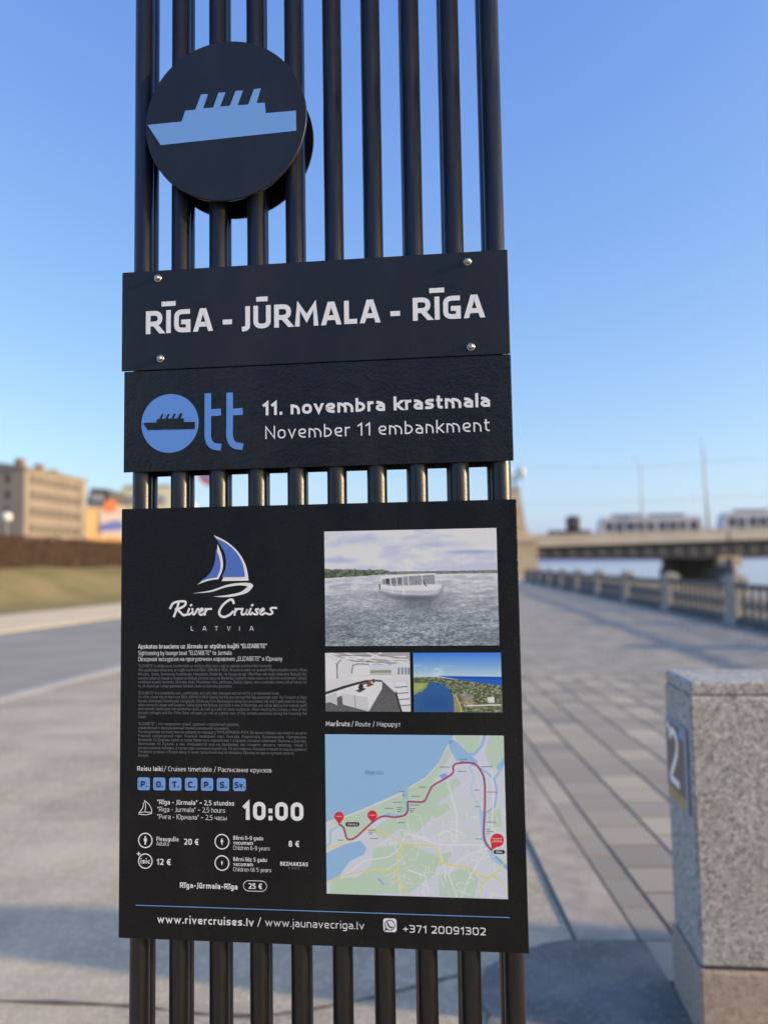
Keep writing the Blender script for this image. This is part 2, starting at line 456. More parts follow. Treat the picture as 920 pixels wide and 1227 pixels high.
def spline(pts, n=6, closed=False):
    P = [np.array(p, float) for p in pts]; N = len(P); out = []
    rngi = range(N) if closed else range(N - 1)
    for i in rngi:
        p0 = P[i - 1] if (i > 0 or closed) else P[0]; p1 = P[i]; p2 = P[(i + 1) % N]; p3 = P[(i + 2) % N] if (closed or i + 2 < N) else P[-1]
        for k in range(n):
            t = k / n
            out.append(tuple(.5 * (2 * p1 + (p2 - p0) * t + (2 * p0 - 5 * p1 + 4 * p2 - p3) * t * t + (-p0 + 3 * p1 - 3 * p2 + p3) * t ** 3)))
    if not closed: out.append(tuple(P[-1]))
    return out

# ------------------------------------------------------------------ THE SIGN
sc_, ss_ = math.cos(HEAD), math.sin(HEAD)
sign = empty('route_sign', (-SIGN_DIST * ss_, SIGN_DIST * sc_, 0), HEAD - SIGN_YAW)
tag(sign, 'tall black river cruise sign of upright tubes with ship disc, name boards and poster', 'sign')

U_L, U_R, TR = -0.4065, 0.1935, 0.0153
step = (U_R - U_L - 2 * TR) / 9
bm = bmesh.new(); add_rod(bm, (0, 0, 0), (0, 0, 2.8), TR, TR, 28)
tube0 = bm_obj('tube', bm, M_TUBE, sign)
tube_me = tube0.data
first = True
for row, dep, off in (('f', .018, 0), ('r', .051, -.005)):
    for i in range(10):
        o = tube0 if first else mesh_obj('tube', tube_me, None, sign)
        first = False
        o.location = (U_L + TR + i * step + off, dep, 0)

def board(name, x0, x1, z0, z1, d0, d1, m, bevel=.0012):
    return box(name, x0, x1, d0, d1, z0, z1, m, sign, bevel, 2)
Z = lambda v: EYE + v
name_b = board('name_board', -.4195, .1966, Z(.3180), Z(.4803), -.0012, .0022, M_NAME)
stop_b = board('stop_board', -.4154, .1971, Z(.1546), Z(.3172), .0000, .0022, M_STOP)
post_b = board('poster_board', -.4179, .1993, Z(-.56), Z(.0964), .0000, .0022, M_POST)
for nm, x0, x1, z0, z1, m in (('rear_board', -.42, .195, Z(.1546), Z(.4803), M_STOP), ('rear_board', -.42, .197, Z(-.555), Z(.0964), M_NAME)):
    board(nm, x0, x1, z0, z1, .0668, .070, m)
# stop board: small mounting lug that shows at its lower right corner
# discs
cu, cz = S1(271, 146); ru = S1(368, 146)[0] - cu
def disc(name, d0, d1, cu, cz, r):
    bm = bmesh.new()
    add_lathe(bm, [(r - .0008, d0), (r, d0 + .0008), (r, d1 - .0008), (r - .0008, d1)], (cu, 0, cz), 96, 'Y')
    finish(bm)
    o = bm_obj(name, bm, M_DISC, sign)
    return o
disc_f = disc('ship_disc', -.0045, .0025, cu, cz, ru)
disc_r = disc('ship_disc', .0668, .071, cu, cz, ru * .975)
SHIP = [(74,291),(152,283),(160,258),(183,256),(196,221),(212,220),(201,253),(224,251),(236,217),(252,216),(240,249),(262,247),(275,213),(292,212),(280,246),(304,244),(317,209),(333,207),(323,241),(342,240),(344,264),(413,258),(414,304),(104,337)]
ink = Ink(); ink.poly(px_pts(SHIP, 140, 0, 1.9167)); ink.build('ship_emblem', M_BLUE2, disc_f, -.0049)

# bolts
for bx, by in ((190, 334), (193, 430), (560, 314), (564, 416)):
    u, z = S1(bx, by)
    bm = bmesh.new()
    add_lathe(bm, [(.0062, -.0012), (.0062, -.0026), (.0056, -.0030)], (u, 0, z), 20, 'Y')
    add_lathe(bm, [(.0044, -.0030), (.0046, -.0050), (.0040, -.0072), (.0026, -.0086), (.0010, -.0091)], (u, 0, z), 16, 'Y')
    finish(bm); bm_obj('bolt', bm, M_STEEL, name_b)

# name board lettering
ink = Ink()
kw = dict(weight=1.32, rad=1.5, gap=.72)
px_text(ink, 'RĪGA', 175.2, 400.6, 255.3, 26.8, **kw)
px_text(ink, '-', 267, 397, 279, 26.5, **kw)
px_text(ink, 'JŪRMALA', 290, 394.8, 455.6, 26.8, **kw)
px_text(ink, '-', 467.5, 387, 480, 26.5, **kw)
px_text(ink, 'RĪGA', 494.4, 384.6, 580.6, 26.8, **kw)
ink.build('lettering', M_OFFW, name_b, -.0016)

# stop board: emblem and lettering
c = S1(203.9, 507.3); r = S1(238.3, 507.3)[0] - c[0]
ink = Ink(); ink.disc(c, r, 64)
D = -.0003
em = ink
def rect_px(x0, y0, x1, y1): return px_pts([(x0, y0), (x1, y0), (x1, y1), (x0, y1)])
for ox, top in ((403, 693), (503, 690)):
    q = 8.4
    a = px_pts(spline([(ox + 16, top + 160), (ox + 16, top + 200), (ox + 24, top + 228), (ox + 42, top + 244), (ox + 77, top + 250)], 6), 140, 290, 3.833)
    em.ribbon(px_pts([(ox + 16, top + 2), (ox + 16, top + 162)], 140, 290, 3.833), .0106, cap=False)
    em.ribbon(a, .0106, cap=False)
    em.ribbon(px_pts([(ox + 30, top + 91), (ox + 76, top + 88)], 140, 290, 3.833), .0108, cap=False)
em.build('emblem', M_BLUE, stop_b, D)
SHIP2 = [(123,831),(184,829),(187,813),(200,813),(209,790),(217,790),(209,812),(226,812),(236,790),(245,790),(236,812),(254,811),(264,789),(273,789),(264,811),(281,811),(292,787),(303,787),(296,810),(309,810),(310,827),(360,826),(360,859),(145,864)]
ink = Ink(); ink.poly(px_pts(SHIP2, 140, 290, 3.833)); ink.build('ship_silhouette', M_STOP, stop_b, D - .0004)
ink = Ink()
px_text(ink, '11. novembra krastmala', 314.8, 497.6, 587.6, 15.8, weight=1.2, rad=2.5, gap=.62)
px_text(ink, 'November 11 embankment', 318, 526, 586.8, 15.2, weight=.72, rad=2.5, gap=1.15)
ink.build('lettering', M_OFFW, stop_b, D)

# poster lettering
class Layer:
    """print of one colour on the poster; every line or pictogram becomes a piece of its own"""
    def __init__(s, m, depth): s.m = m; s.d = depth; s.cur = None; s.name = None
    def begin(s, name): s.end(); s.cur = Ink(); s.name = name
    def end(s, kind=None):
        if s.cur and s.cur.v: o = s.cur.build(s.name, s.m, post_b, s.d); tag(o, kind=kind)
        s.cur = None
    def __getattr__(s, k): return getattr(s.cur, k)
W_, WL, GR = Layer(M_WHITE, -.0003), Layer(M_OFFW, -.0003), Layer(M_GREY, -.0003)
BL, NV = Layer(M_BLUE2, -.0003), Layer(M_NAVY, -.0008)
def t(layer, txt, *a, **k):
    keep = layer.cur is not None
    if not keep: layer.begin('lettering')
    px_text(layer, txt, *a, **k)
    if not keep: layer.end()
o5 = (140, 620, 3.5385)
main = spline([(412,75),(470,105),(518,150),(548,205),(560,268)], 6) + [(445,270)] + spline([(445,270),(464,225),(463,165),(440,115),(412,75)], 5)[1:-1]
jib = spline([(428,112),(447,165),(450,215),(432,262)], 5) + spline([(432,262),(390,268),(342,285)], 4)[1:] + spline([(342,285),(392,243),(420,185),(428,112)], 5)[1:-1]
W_.begin('main_sail'); W_.poly(px_pts(main, *o5)); W_.begin('jib_sail'); W_.poly(px_pts(jib, *o5))
def shrink(pts, k, dx=0, dy=0):
    a = np.array(pts, float); c = a.mean(0); return [tuple(p) for p in (a - c) * k + c + (dx, dy)]
SB = Ink(); SB.poly(px_pts(shrink(main, .86, -4, -2), *o5)); SB.poly(px_pts(shrink(jib, .80, -3, 2), *o5))
sw = spline([(322,322),(400,309),(470,285),(530,277),(568,279),(580,290)], 5) + spline([(580,290),(555,318),(500,334),(450,338),(410,335)], 5)[1:] + spline([(410,335),(460,330),(520,318),(548,300),(555,292)], 5)[1:] + spline([(555,292),(520,288),(460,297),(400,316),(322,322)], 5)[1:-1]
W_.begin('hull_stroke'); W_.poly(px_pts(sw, *o5))
# brush-script name, drawn as soft slanted strokes (crop coordinates)
SC = [
 [(262,366),(255,390),(244,418)], [(228,384),(240,364),(268,356),(292,358),(288,374),(262,388),(252,389)], [(258,389),(270,402),(284,414),(296,412)],
 [(308,388),(302,404),(306,412),(316,406)], [(315,373),(317,371)], [(322,389),(324,410),(332,408),(342,390),(346,388)],
 [(350,402),(366,392),(362,386),(352,394),(350,406),(358,413),(370,407)], [(378,388),(374,412)], [(376,400),(386,389),(400,388)],
 [(496,362),(490,349),(474,352),(450,372),(436,396),(438,414),(456,422),(480,412),(492,400)],
 [(504,388),(500,412)], [(502,400),(512,389),(526,388)], [(534,388),(529,406),(536,412),(548,404),(554,388),(549,406),(554,411)],
 [(568,388),(562,405),(568,411),(576,405)], [(574,373),(576,371)], [(600,389),(590,390),(594,400),(598,408),(588,411),(580,408)],
 [(608,402),(624,392),(620,386),(610,394),(608,405),(616,412),(628,405)], [(676,384),(660,383),(652,388),(658,398),(660,406),(648,411),(636,407)]]
W_.begin('brush_lettering')
for i, st in enumerate(SC):
    W_.ribbon(px_pts(spline(st, 5), *o5), .0031 if i not in (0, 1, 2, 9) else .0036)
W_.begin('lettering')
for i, ch in enumerate('LATVIA'):
    x = (315, 364, 416, 468, 520, 564)[i]; W = (12, 17, 14, 15, 2, 17)[i]
    px_text(GR if False else W_, ch, 140 + x / 3.5385, 755.6 - .0 * i, 140 + (x + W) / 3.5385, 5.2, weight=.7)
W_.end()
t(W_, 'Apskates brauciens uz Jūrmalu ar atpūtas kuģīti \u201cELIZABETE\u201d', 166.1, 777.2, 319.9, 5.2, weight=1.0)
t(WL, 'Sightseeing by lounge boat \u201cELIZABETE\u201d to Jurmala', 166.1, 785, 277.7, 5.2, weight=.68)
t(WL, 'Обзорная экскурсия на прогулочном кораблике \u201eELIZABETE\u201d в Юрмалу', 166.1, 792.2, 338.3, 5.2, weight=.68)
LV = [('"ELIZABETE" ir pilnīgi jauns, komfortabls un drošs kuģītis, kuru vada un apkalpo profesionāla komanda.', 799.6, 325.9),
 ('Mēs piedāvājam braucienu ar kuģīti maršrutā RĪGA-JŪRMALA-RĪGA. Brauciena laikā var apskatīt Rīgas pasažieru ostu, Rīgas', 804.4, 367.7),
 ('Brīvostu, Ķīpsalu, Andrejsalu, Kundziņsalu, Mangaļsalu, Bolderāju. No Daugavas gar Mīlestības salu kuģis iekļausies Buļļupē, kas', 809.3, 367.7),
 ('savieno Lielupi un Daugavu. Kuģojot pa Buļļupi, paveras skats uz Bolderāju, neskarto dabas ainavu ar niedrēm un krūmiem. Lielupē', 814.1, 367.7),
 ('redzēsiet krastā slavenās Jūrmalas ēkas, Priedaines tiltu, jahtklubu, Baltās kāpas, senu zvejnieku ciemu, kā arī skatu uz', 818.8, 367.7),
 ('to, cik skaisti gar Lielupi gaismojas lieliskais skats uz Jūrmalas panorāmu.', 823.5, 278.7),
 ('"ELIZABETE" is a completely new, comfortable and safe ship, managed and served by a professional team.', 831.9, 334.8),
 ('We offer a boat trip on the route RIGA-JURMALA-RIGA. During the trip you can see the Riga passenger port, the Freeport of Riga,', 836.6, 367.7),
 ('Kipsala, Andrejsala, Kundzinsala, Mangalsala, Bolderaja. From the Daugava along the Love Island, the ship\u201ds path leads to Bullupe,', 841.4, 367.7),
 ('which connects Lielupe and Daugava. Sailing along the Bullupe, you have a view of Bolderaja, you will be able to feel natural, quiet', 846.1, 367.7),
 ('and romantic landscapes surrounded by reeds, as well as a part of stone sculptures. When reaching the Lielupe, a view of the', 850.8, 367.7),
 ('ancient cottages and the White Dune will open, as well as a great view of the Jurmala panorama during the traveling the', 855.5, 367.7),
 ('Lielupe.', 860.2, 175.9),
 ('"ELIZABETE" - это совершенно новый, удобный и безопасный корабль,', 868.7, 287),
 ('управляемый и обслуживаемый профессиональной командой.', 873.4, 274.8),
 ('Мы предлагаем путешествие на корабле по маршруту РИГА-ЮРМАЛА-РИГА. Во время поездки вы можете увидеть', 878.2, 367.7),
 ('Рижский  пассажирский  порт,  Рижский  свободный  порт,  Кипсала,  Андрейсала,  Кундзиньсала,  Мангальсала,', 883, 367.7),
 ('Болдерая. Из Даугавы вдоль острова Любви путь корабля ведёт к Булупе, который соединяет Лиелупе и Даугаву.', 887.7, 367.7),
 ('Проплывая  по  Булупе,  у  вас  открывается  вид  на  Болдераю,  вы  сможете  увидеть  природу,  тихие  и', 892.5, 367.7),
 ('романтические пейзажи, а также парк каменных скульптур. По достижении Лиелупе откроется вид на древние', 897.4, 367.7),
 ('Рагавские усадьбы и Белую дюну, а также прекрасный вид на панораму Юрмалы во время путешествия по', 902, 352.4),
 ('Лиелупе.', 906.5, 178.9)]
for k0, k1 in ((0, 6), (6, 13), (13, 22)):
    GR.begin('small_print')
    for s_, y, x1 in LV[k0:k1]: t(GR, s_, 166.1, y, x1, 3.4, weight=.75)
    GR.end('stuff')
t(W_, 'Reisu laiki', 164.8, 923.4, 195.5, 5.4, weight=1.0); t(WL, '/ Cruises timetable / Расписание круизов', 197, 923.8, 325.5, 5.4, weight=.68)
def rrect(ink, x0, y0, x1, y1, r, n=5):
    (u0, z1) = S1(x0, y0); (u1, z0) = S1(x1, y1); k = (u1 - u0) / (x1 - x0) * r; P = []
    for cx, cy, a0 in ((u1 - k, z1 - k, 0), (u0 + k, z1 - k, 90), (u0 + k, z0 + k, 180), (u1 - k, z0 + k, 270)):
        for i in range(n + 1):
            a = math.radians(a0 + 90 * i / n); P.append((cx + k * math.cos(a), cy + k * math.sin(a)))
    return P
for (a, b), ch in zip(((60,117),(133,190),(208,265),(282,340),(357,414),(431,489),(507,567)), ('P.', 'O.', 'T.', 'C.', 'P.', 'S.', 'Sv.')):
    dy = (a - 60) * .009
    BL.begin('day_badge'); BL.poly(rrect(BL, 150 + a / 3.915, 905 + (103 + dy) / 3.915, 150 + b / 3.915, 905 + (164 + dy) / 3.915, 2.4))
    inset = 15 if ch != 'Sv.' else 8
    t(NV, ch, 150 + (a + inset) / 3.915, 905 + (149 + dy) / 3.915, 150 + (b - inset + 5) / 3.915, 7.2, weight=1.35)
o7 = (150, 905, 3.915)
BL.end(); W_.begin('sailboat_pictogram')
W_.ribbon(px_pts(spline([(92,212),(112,228),(124,250),(126,268)], 4), *o7), .0011)
W_.ribbon(px_pts(spline([(92,212),(98,236),(94,266)], 4) + [(126,268)], *o7), .0011)
W_.ribbon(px_pts(spline([(88,222),(84,246),(66,270)], 4) + [(88,266)], *o7), .0011)
W_.ribbon(px_pts([(66,276),(100,279),(126,273)], *o7), .0011)
W_.end()
t(W_, '\u201cRīga - Jūrmala\u201d ~ 2,5 stundas', 188.8, 963.6, 280.8, 5.6, weight=1.0)
t(WL, '\u201cRiga - Jurmala\u201d ~ 2,5 hours', 188.8, 972.2, 270, 5.6, weight=.68)
t(WL, '\u201cРига - Юрмала\u201d ~ 2,5 часы', 188.8, 981, 271.8, 5.6, weight=.68)
t(W_, '10:00', 291.3, 982, 364, 21.5, weight=1.45, rad=2.3, gap=.8)
for cx, cy, hgt in ((96, 399, 46), (455, 405, 34), (455, 505, 24)):
    c = S1(150 + cx / 3.915, 905 + cy / 3.915); W_.begin('person_pictogram'); W_.ring(c, .0107, .0017)
    s_ = hgt / 46 * .0125 / 2
    W_.disc((c[0], c[1] + s_ * .82), s_ * .24, 12)
    W_.poly([(c[0] - s_ * .42, c[1] + s_ * .5), (c[0] + s_ * .42, c[1] + s_ * .5), (c[0] + s_ * .38, c[1] - s_ * .2), (c[0] + s_ * .2, c[1] - s_ * .2), (c[0] + s_ * .18, c[1] - s_), (c[0] - s_ * .18, c[1] - s_), (c[0] - s_ * .2, c[1] - s_ * .2), (c[0] - s_ * .38, c[1] - s_ * .2)][::-1])
c = S1(150 + 96 / 3.915, 905 + 496 / 3.915); W_.begin('ring'); W_.ring(c, .0107, .0017); W_.end()
t(W_, 'isic', 150 + 74 / 3.915, 905 + 507 / 3.915, 150 + 118 / 3.915, 6, weight=1.2, rad=2)
t(W_, '+', 150 + 56 / 3.915, 905 + 475 / 3.915, 150 + 74 / 3.915, 8, weight=1.0)
t(W_, 'Pieaugušie', 187.8, 1007.4, 214.4, 4.9, weight=1.0); t(WL, 'Adults', 187.8, 1013, 202.9, 4.9, weight=.68); t(W_, '20 \u20ac', 221, 1012, 238.1, 7.1, weight=1.25)
t(W_, '12 \u20ac', 188.3, 1036, 204.9, 7.1, weight=1.25)
t(W_, 'Bērni 6-9 gadu', 279.8, 1006, 315.5, 4.7, weight=1.0); t(W_, 'vecumam', 279.8, 1011.8, 303.3, 4.7, weight=1.0); t(WL, 'Children 6-9 years', 279.8, 1018, 323.2, 4.9, weight=.68)
t(W_, '8 \u20ac', 345.9, 1014.4, 358.7, 7.1, weight=1.25)
t(W_, 'Bērni līdz 5 gadu', 279.8, 1031.6, 319.9, 4.7, weight=1.0); t(W_, 'vecumam', 279.8, 1037.4, 303.3, 4.7, weight=1.0); t(WL, 'Children till 5 years', 279.8, 1043.8, 325, 4.9, weight=.68)
t(W_, 'BEZMAKSAS', 336, 1037, 369.2, 4.6, weight=1.25); t(GR, 'F R E E', 346.2, 1041.6, 358.9, 3, weight=.9)
t(W_, 'Rīga-Jūrmala-Rīga', 215.9, 1063.6, 284.9, 6.6, weight=1.25)
W_.begin('price_frame'); W_.ribbon(rrect(W_, 150 + 555 / 3.915, 905 + 587 / 3.915, 150 + 665 / 3.915, 905 + 639 / 3.915, 6.3, 6), .0009, True); W_.end()
t(W_, '25 \u20ac', 298.1, 1064.8, 314.2, 6.6, weight=1.25)
BL.begin('rule_line'); BL.ribbon(px_pts([(163.4, 1084.5), (610, 1099.4)]), .0011)
t(W_, 'www.rivercruises.lv', 188.9, 1105.4, 304.1, 8.8, weight=1.1); t(WL, '/ www.jaunavecriga.lv', 308.5, 1109, 436.2, 8.8, weight=.72)
BL.end(); W_.begin('phone_icon'); W_.poly(rrect(W_, 459, 1100, 475.2, 1117, 3.4))
cc = S1(467.2, 1108.4)
W_.end(); NV.begin('phone_handset'); NV.ring(cc, .0071, .0011, 28); NV.poly([(cc[0] - .0082, cc[1] - .0080), (cc[0] - .0062, cc[1] - .0030), (cc[0] - .0030, cc[1] - .0065)])
NV.ribbon([(cc[0] - .0030, cc[1] + .0030), (cc[0] - .0022, cc[1] - .0004), (cc[0] + .0003, cc[1] - .0026), (cc[0] + .0034, cc[1] - .0028)], .0019)
NV.end()
t(WL, '+371 20091302', 482.9, 1117, 581.8, 8.8, weight=.85)
t(W_, 'Maršruts', 390.4, 869.9, 419.1, 5.7, weight=1.0); t(WL, '/ Route / Маршрут', 421, 870.2, 479.9, 5.7, weight=.68)
SB.build('sail_emblem', M_SAIL, post_b, -.0007)

# ------------------------------------------------------------------ printed pictures, painted vertex by vertex
def vnoise(x, y, seed=0):
    xi = np.floor(x).astype(int); yi = np.floor(y).astype(int); fx = x - xi; fy = y - yi
    fx = fx * fx * (3 - 2 * fx); fy = fy * fy * (3 - 2 * fy)
    def h(a, b):
        n = (a * 374761393 + b * 668265263 + seed * 974711) & 0x7fffffff
        n = ((n ^ (n >> 13)) * 1274126177) & 0x7fffffff
        return ((n ^ (n >> 16)) & 0xffff) / 65535.0
    return (h(xi, yi) * (1 - fx) + h(xi + 1, yi) * fx) * (1 - fy) + (h(xi, yi + 1) * (1 - fx) + h(xi + 1, yi + 1) * fx) * fy
def fbm(x, y, o=4, seed=0):
    s_ = 0; a = .5; tt = 0
    for i in range(o): s_ = s_ + a * vnoise(x * 2 ** i, y * 2 ** i, seed + i); tt += a; a *= .55
    return s_ / tt
def s2l(c):
    c = np.asarray(c, float) / 255; return np.where(c <= .04045, c / 12.92, ((c + .055) / 1.055) ** 2.4)

class Print:
    """colour field over a grid; drawing coordinates are those of a zoomed crop"""
    def __init__(s, x0, y0, x1, y1, nx, ny):
        s.nx, s.ny = nx, ny
        X, Y = np.meshgrid(np.linspace(x0, x1, nx), np.linspace(y0, y1, ny)); s.X, s.Y = X, Y
        s.C = np.zeros((ny, nx, 3)); s.px = (x1 - x0) / nx; s.lift = 1.3
    def poly(s, pts, c, soft=1.0, a=1.0):
        P = np.array(pts, float); inside = np.zeros(s.X.shape, bool); dist = np.full(s.X.shape, 1e9); n = len(P)
        for i in range(n):
            x1, y1 = P[i]; x2, y2 = P[(i + 1) % n]
            cond = ((y1 > s.Y) != (y2 > s.Y))
            with np.errstate(divide='ignore', invalid='ignore'):
                xi = (x2 - x1) * (s.Y - y1) / (y2 - y1 if y2 != y1 else 1e-9) + x1
            inside ^= cond & (s.X < xi)
            dist = np.minimum(dist, s.seg(x1, y1, x2, y2))
        sd = np.where(inside, dist, -dist); m = np.clip(.5 + sd / (soft * s.px), 0, 1) * a
        s.put(m, c)
    def seg(s, x1, y1, x2, y2):
        dx, dy = x2 - x1, y2 - y1; L = dx * dx + dy * dy + 1e-9
        t_ = np.clip(((s.X - x1) * dx + (s.Y - y1) * dy) / L, 0, 1)
        return np.hypot(s.X - x1 - t_ * dx, s.Y - y1 - t_ * dy)
    def line(s, pts, c, w, a=1.0):
        d = np.full(s.X.shape, 1e9)
        for (x1, y1), (x2, y2) in zip(pts[:-1], pts[1:]): d = np.minimum(d, s.seg(x1, y1, x2, y2))
        s.put(np.clip(.5 + (w / 2 - d) / s.px, 0, 1) * a, c)
    def put(s, m, c):
        c = np.asarray(c, float)
        s.C = s.C * (1 - m[..., None]) + c * m[..., None]
    def build(s, name, uv, m, parent, depth):
        u0, u1, z1, z0 = uv; nx, ny = s.nx, s.ny
        U, Zz = np.meshgrid(np.linspace(u0, u1, nx), np.linspace(z1, z0, ny))
        V = np.stack([U, np.full_like(U, depth), Zz], -1).reshape(-1, 3)
        idx = np.arange(nx * ny).reshape(ny, nx)
        Fq = np.stack([idx[:-1, :-1], idx[1:, :-1], idx[1:, 1:], idx[:-1, 1:]], -1).reshape(-1, 4)
        me = bpy.data.meshes.new(name)
        me.vertices.add(len(V)); me.vertices.foreach_set('co', V.ravel())
        me.loops.add(Fq.size); me.loops.foreach_set('vertex_index', Fq.ravel().astype(np.int32))
        me.polygons.add(len(Fq)); me.polygons.foreach_set('loop_start', np.arange(0, Fq.size, 4, dtype=np.int32))
        me.update(calc_edges=True)
        ca = me.color_attributes.new('print', 'FLOAT_COLOR', 'POINT')
        lin = np.concatenate([np.minimum(s2l(np.clip(s.C, 0, 255)) * s.lift, .95), np.ones((ny, nx, 1))], -1).reshape(-1, 4)
        ca.data.foreach_set('color', lin.ravel().astype(np.float32))
        return mesh_obj(name, me, m, parent)
def print_material():
    m = mat('printed picture', (.8, .8, .8), .3); t_ = NT(m)
    a = t_.n('ShaderNodeVertexColor', layer_name='print')
    t_.color(t_.mix(1.0, a.outputs['Color'], (.97, .96, .94), 'MULTIPLY'))
    t_.bump(t_.noise(t_.coord(1), 220, 3), .12, .001)
    return m
M_PRINT = print_material()
UV = {'p1': (-.0926, .1686, Z(.0539), Z(-.1203)), 'p2': (-.0932, .0354, Z(-.1303), Z(-.2177)), 'p3': (.0404, .1704, Z(-.1308), Z(-.2180)), 'map': (-.0947, .1713, Z(-.2517), Z(-.4845))}

# picture of the boat
P = Print(35, 58, 832, 590, 400, 266); X, Y = P.X, P.Y
cl = fbm(X / 170, Y / 60, 5, 3)
P.C[:] = np.array([222, 225, 238]); P.put(np.clip((cl - .5) * 3.2, 0, .75), (186, 192, 212)); P.put(np.clip((.42 - cl) * 4, 0, .8), (244, 244, 250))
for cx, cy, sx, sy, am in ((90, 195, 90, 14, .5), (720, 165, 120, 10, .7), (200, 100, 120, 22, .35), (560, 130, 170, 16, .3)):
    P.put(np.exp(-((X - cx) / sx) ** 2 - ((Y - cy) / sy) ** 2) * am, (140, 155, 185))
wy = 266 + 0 * X; wm = np.clip((Y - 264) / 3, 0, 1)
wt = fbm(X / 46 + Y / 50, np.maximum(Y - 250, 0) ** .8 / 3.2, 5, 9); ripple = fbm(X / 10 + .9 * Y / 16, Y / 3.6, 3, 21)
base = np.array([206, 211, 216]) - (np.clip((Y - 266) / 200, 0, 1)[..., None] * np.array([66, 60, 58]))
wc = base + ((wt - .5) * 85 + (ripple - .5) * (25 + 130 * np.clip((Y - 300) / 250, 0, 1)))[..., None]
P.C = P.C * (1 - wm[..., None]) + wc * wm[..., None]
for cx, cy, sx, sy, am in ((470, 400, 110, 34, .62), (450, 370, 130, 14, .5), (90, 520, 150, 60, .25), (760, 560, 120, 30, .35)):
    P.put(np.exp(-((X - cx) / sx) ** 2 - ((Y - cy) / sy) ** 2) * am * wm * np.clip(wt * 1.6, 0, 1), (70, 76, 86))
tl = fbm(X / 14, Y / 9, 4, 5)
tr = (Y > 232 + X * .035 + (tl - .5) * 16) & (Y < 277 - (X - 35) * .05) & (X < 340); P.put(tr * .95, (96, 108, 84)); P.put((tr & (tl > .55)) * .7, (60, 72, 55)); P.put((tr & (tl < .42)) * .5, (140, 150, 118))
tr = (Y > 250 + (tl - .5) * 5) & (Y < 264) & (X >= 330); P.put(tr * .9, (120, 132, 112)); P.put((tr & (tl > .55)) * .6, (86, 96, 80))
WH = (250, 250, 252)
P.poly([(288,338),(330,352),(400,364),(505,370),(560,358),(585,322),(580,352),(520,392),(420,386),(330,366)], (84, 90, 98), 8, .45)
P.poly([(293,335),(297,308),(350,318),(570,312),(577,318),(553,352),(500,360),(400,354),(340,345)], WH); P.poly([(300,326),(400,338),(552,338),(576,326),(553,352),(500,360),(400,354),(296,336)], (176, 180, 188), 2, .8)
P.poly([(302,278),(550,264),(552,308),(350,316),(300,306)], (128, 134, 140), 1, .75)
P.poly([(322,278),(336,278),(336,308),(322,304)], (70, 74, 80)); P.poly([(345,282),(366,280),(370,304),(345,306)], (120, 118, 120), 1, .8); P.poly([(372,280),(396,280),(394,306),(372,306)], (104, 106, 112), 1, .8)
P.poly([(455,292),(474,292),(472,308),(455,308)], (140, 140, 142)); P.line([(490,290), (506,318)], (80, 80, 86), 6)
P.poly([(298,276),(340,268),(430,262),(550,260),(552,267),(430,272),(302,284)], (246, 246, 248))
for x in (300, 342, 370, 398, 424, 488, 548): P.line([(x, 270), (x + 3, 314)], (240, 240, 244), 4)
P.line([(346,312),(350,345)], (250,250,250), 7); P.line([(402,318),(402,352)], (250,250,250), 8); P.line([(292,308),(293,330)], (70,74,80), 6); P.line([(330,262),(346,262)], (110,110,110), 4)
P.build('boat_print', UV['p1'], M_PRINT, post_b, -.0004)
# picture of the saloon
P = Print(38, 46, 428, 317, 260, 180); P.lift = 1.15; X, Y = P.X, P.Y
P.C[:] = (226, 228, 230)
P.poly([(38,46),(428,46),(428,84),(395,100),(340,104),(240,100),(120,76),(60,50)], (176, 178, 178))
for a, b in (((60,46),(250,100)), ((130,46),(330,104)), ((230,46),(395,100)), ((120,62),(420,80)), ((100,76),(410,64)), ((220,96),(400,88)), ((300,46),(180,100))): P.line([a, b], (240, 240, 240), 6)
for a, b in (((90,60),(240,60)), ((160,84),(400,96)), ((280,56),(380,70))): P.line([a, b], (120, 122, 122), 4, .8)
P.poly([(38,60),(90,88),(100,160),(38,175)], (236, 240, 244)); P.line([(90,95),(95,165)], (130,130,132), 4); P.line([(110,78),(94,100),(92,160)], (110,112,114), 4)
P.line([(160,140),(166,106),(186,98),(240,100)], (90,92,94), 4); P.poly([(170,108),(240,104),(246,146),(168,150)], (240, 242, 244))
P.poly([(246,106),(340,104),(342,150),(246,148)], (214, 224, 232)); P.poly([(246,128),(342,126),(342,150),(246,148)], (150, 162, 128)); P.poly([(250,140),(342,138),(342,150),(246,148)], (196, 200, 190))
P.poly([(342,100),(428,84),(428,150),(345,154)], (222, 226, 228)); 
for x in (372, 388, 404, 418): P.poly([(x, 116), (x + 9, 115), (x + 9, 146), (x, 148)], (120, 128, 130), 1, .8)
P.poly([(38,225),(230,168),(300,172),(360,200),(395,317),(38,317)], (96, 96, 98))
fl = vnoise(X / 3.2, Y / 3.2, 3); P.put(((fl > .6) & (Y > 230)) * .25 * (np.abs(X - 200) < 190), (150, 150, 152))
P.poly([(38,196),(120,176),(230,160),(240,172),(110,206),(38,236)], (224, 224, 226)); P.poly([(38,228),(120,200),(235,170),(238,178),(130,208),(38,240)], (48, 46, 48)); P.poly([(38,240),(130,210),(210,186),(200,200),(60,270),(38,280)], (238, 238, 238))
P.poly([(38,250),(90,228),(92,290),(60,275),(38,278)], (206, 208, 210)); P.poly([(150,160),(340,150),(350,166),(160,176)], (240, 240, 242))
P.poly([(296,172),(345,176),(385,220),(360,232)], (232, 232, 234)); P.poly([(345,176),(420,172),(428,317),(390,317)], (222, 224, 226))
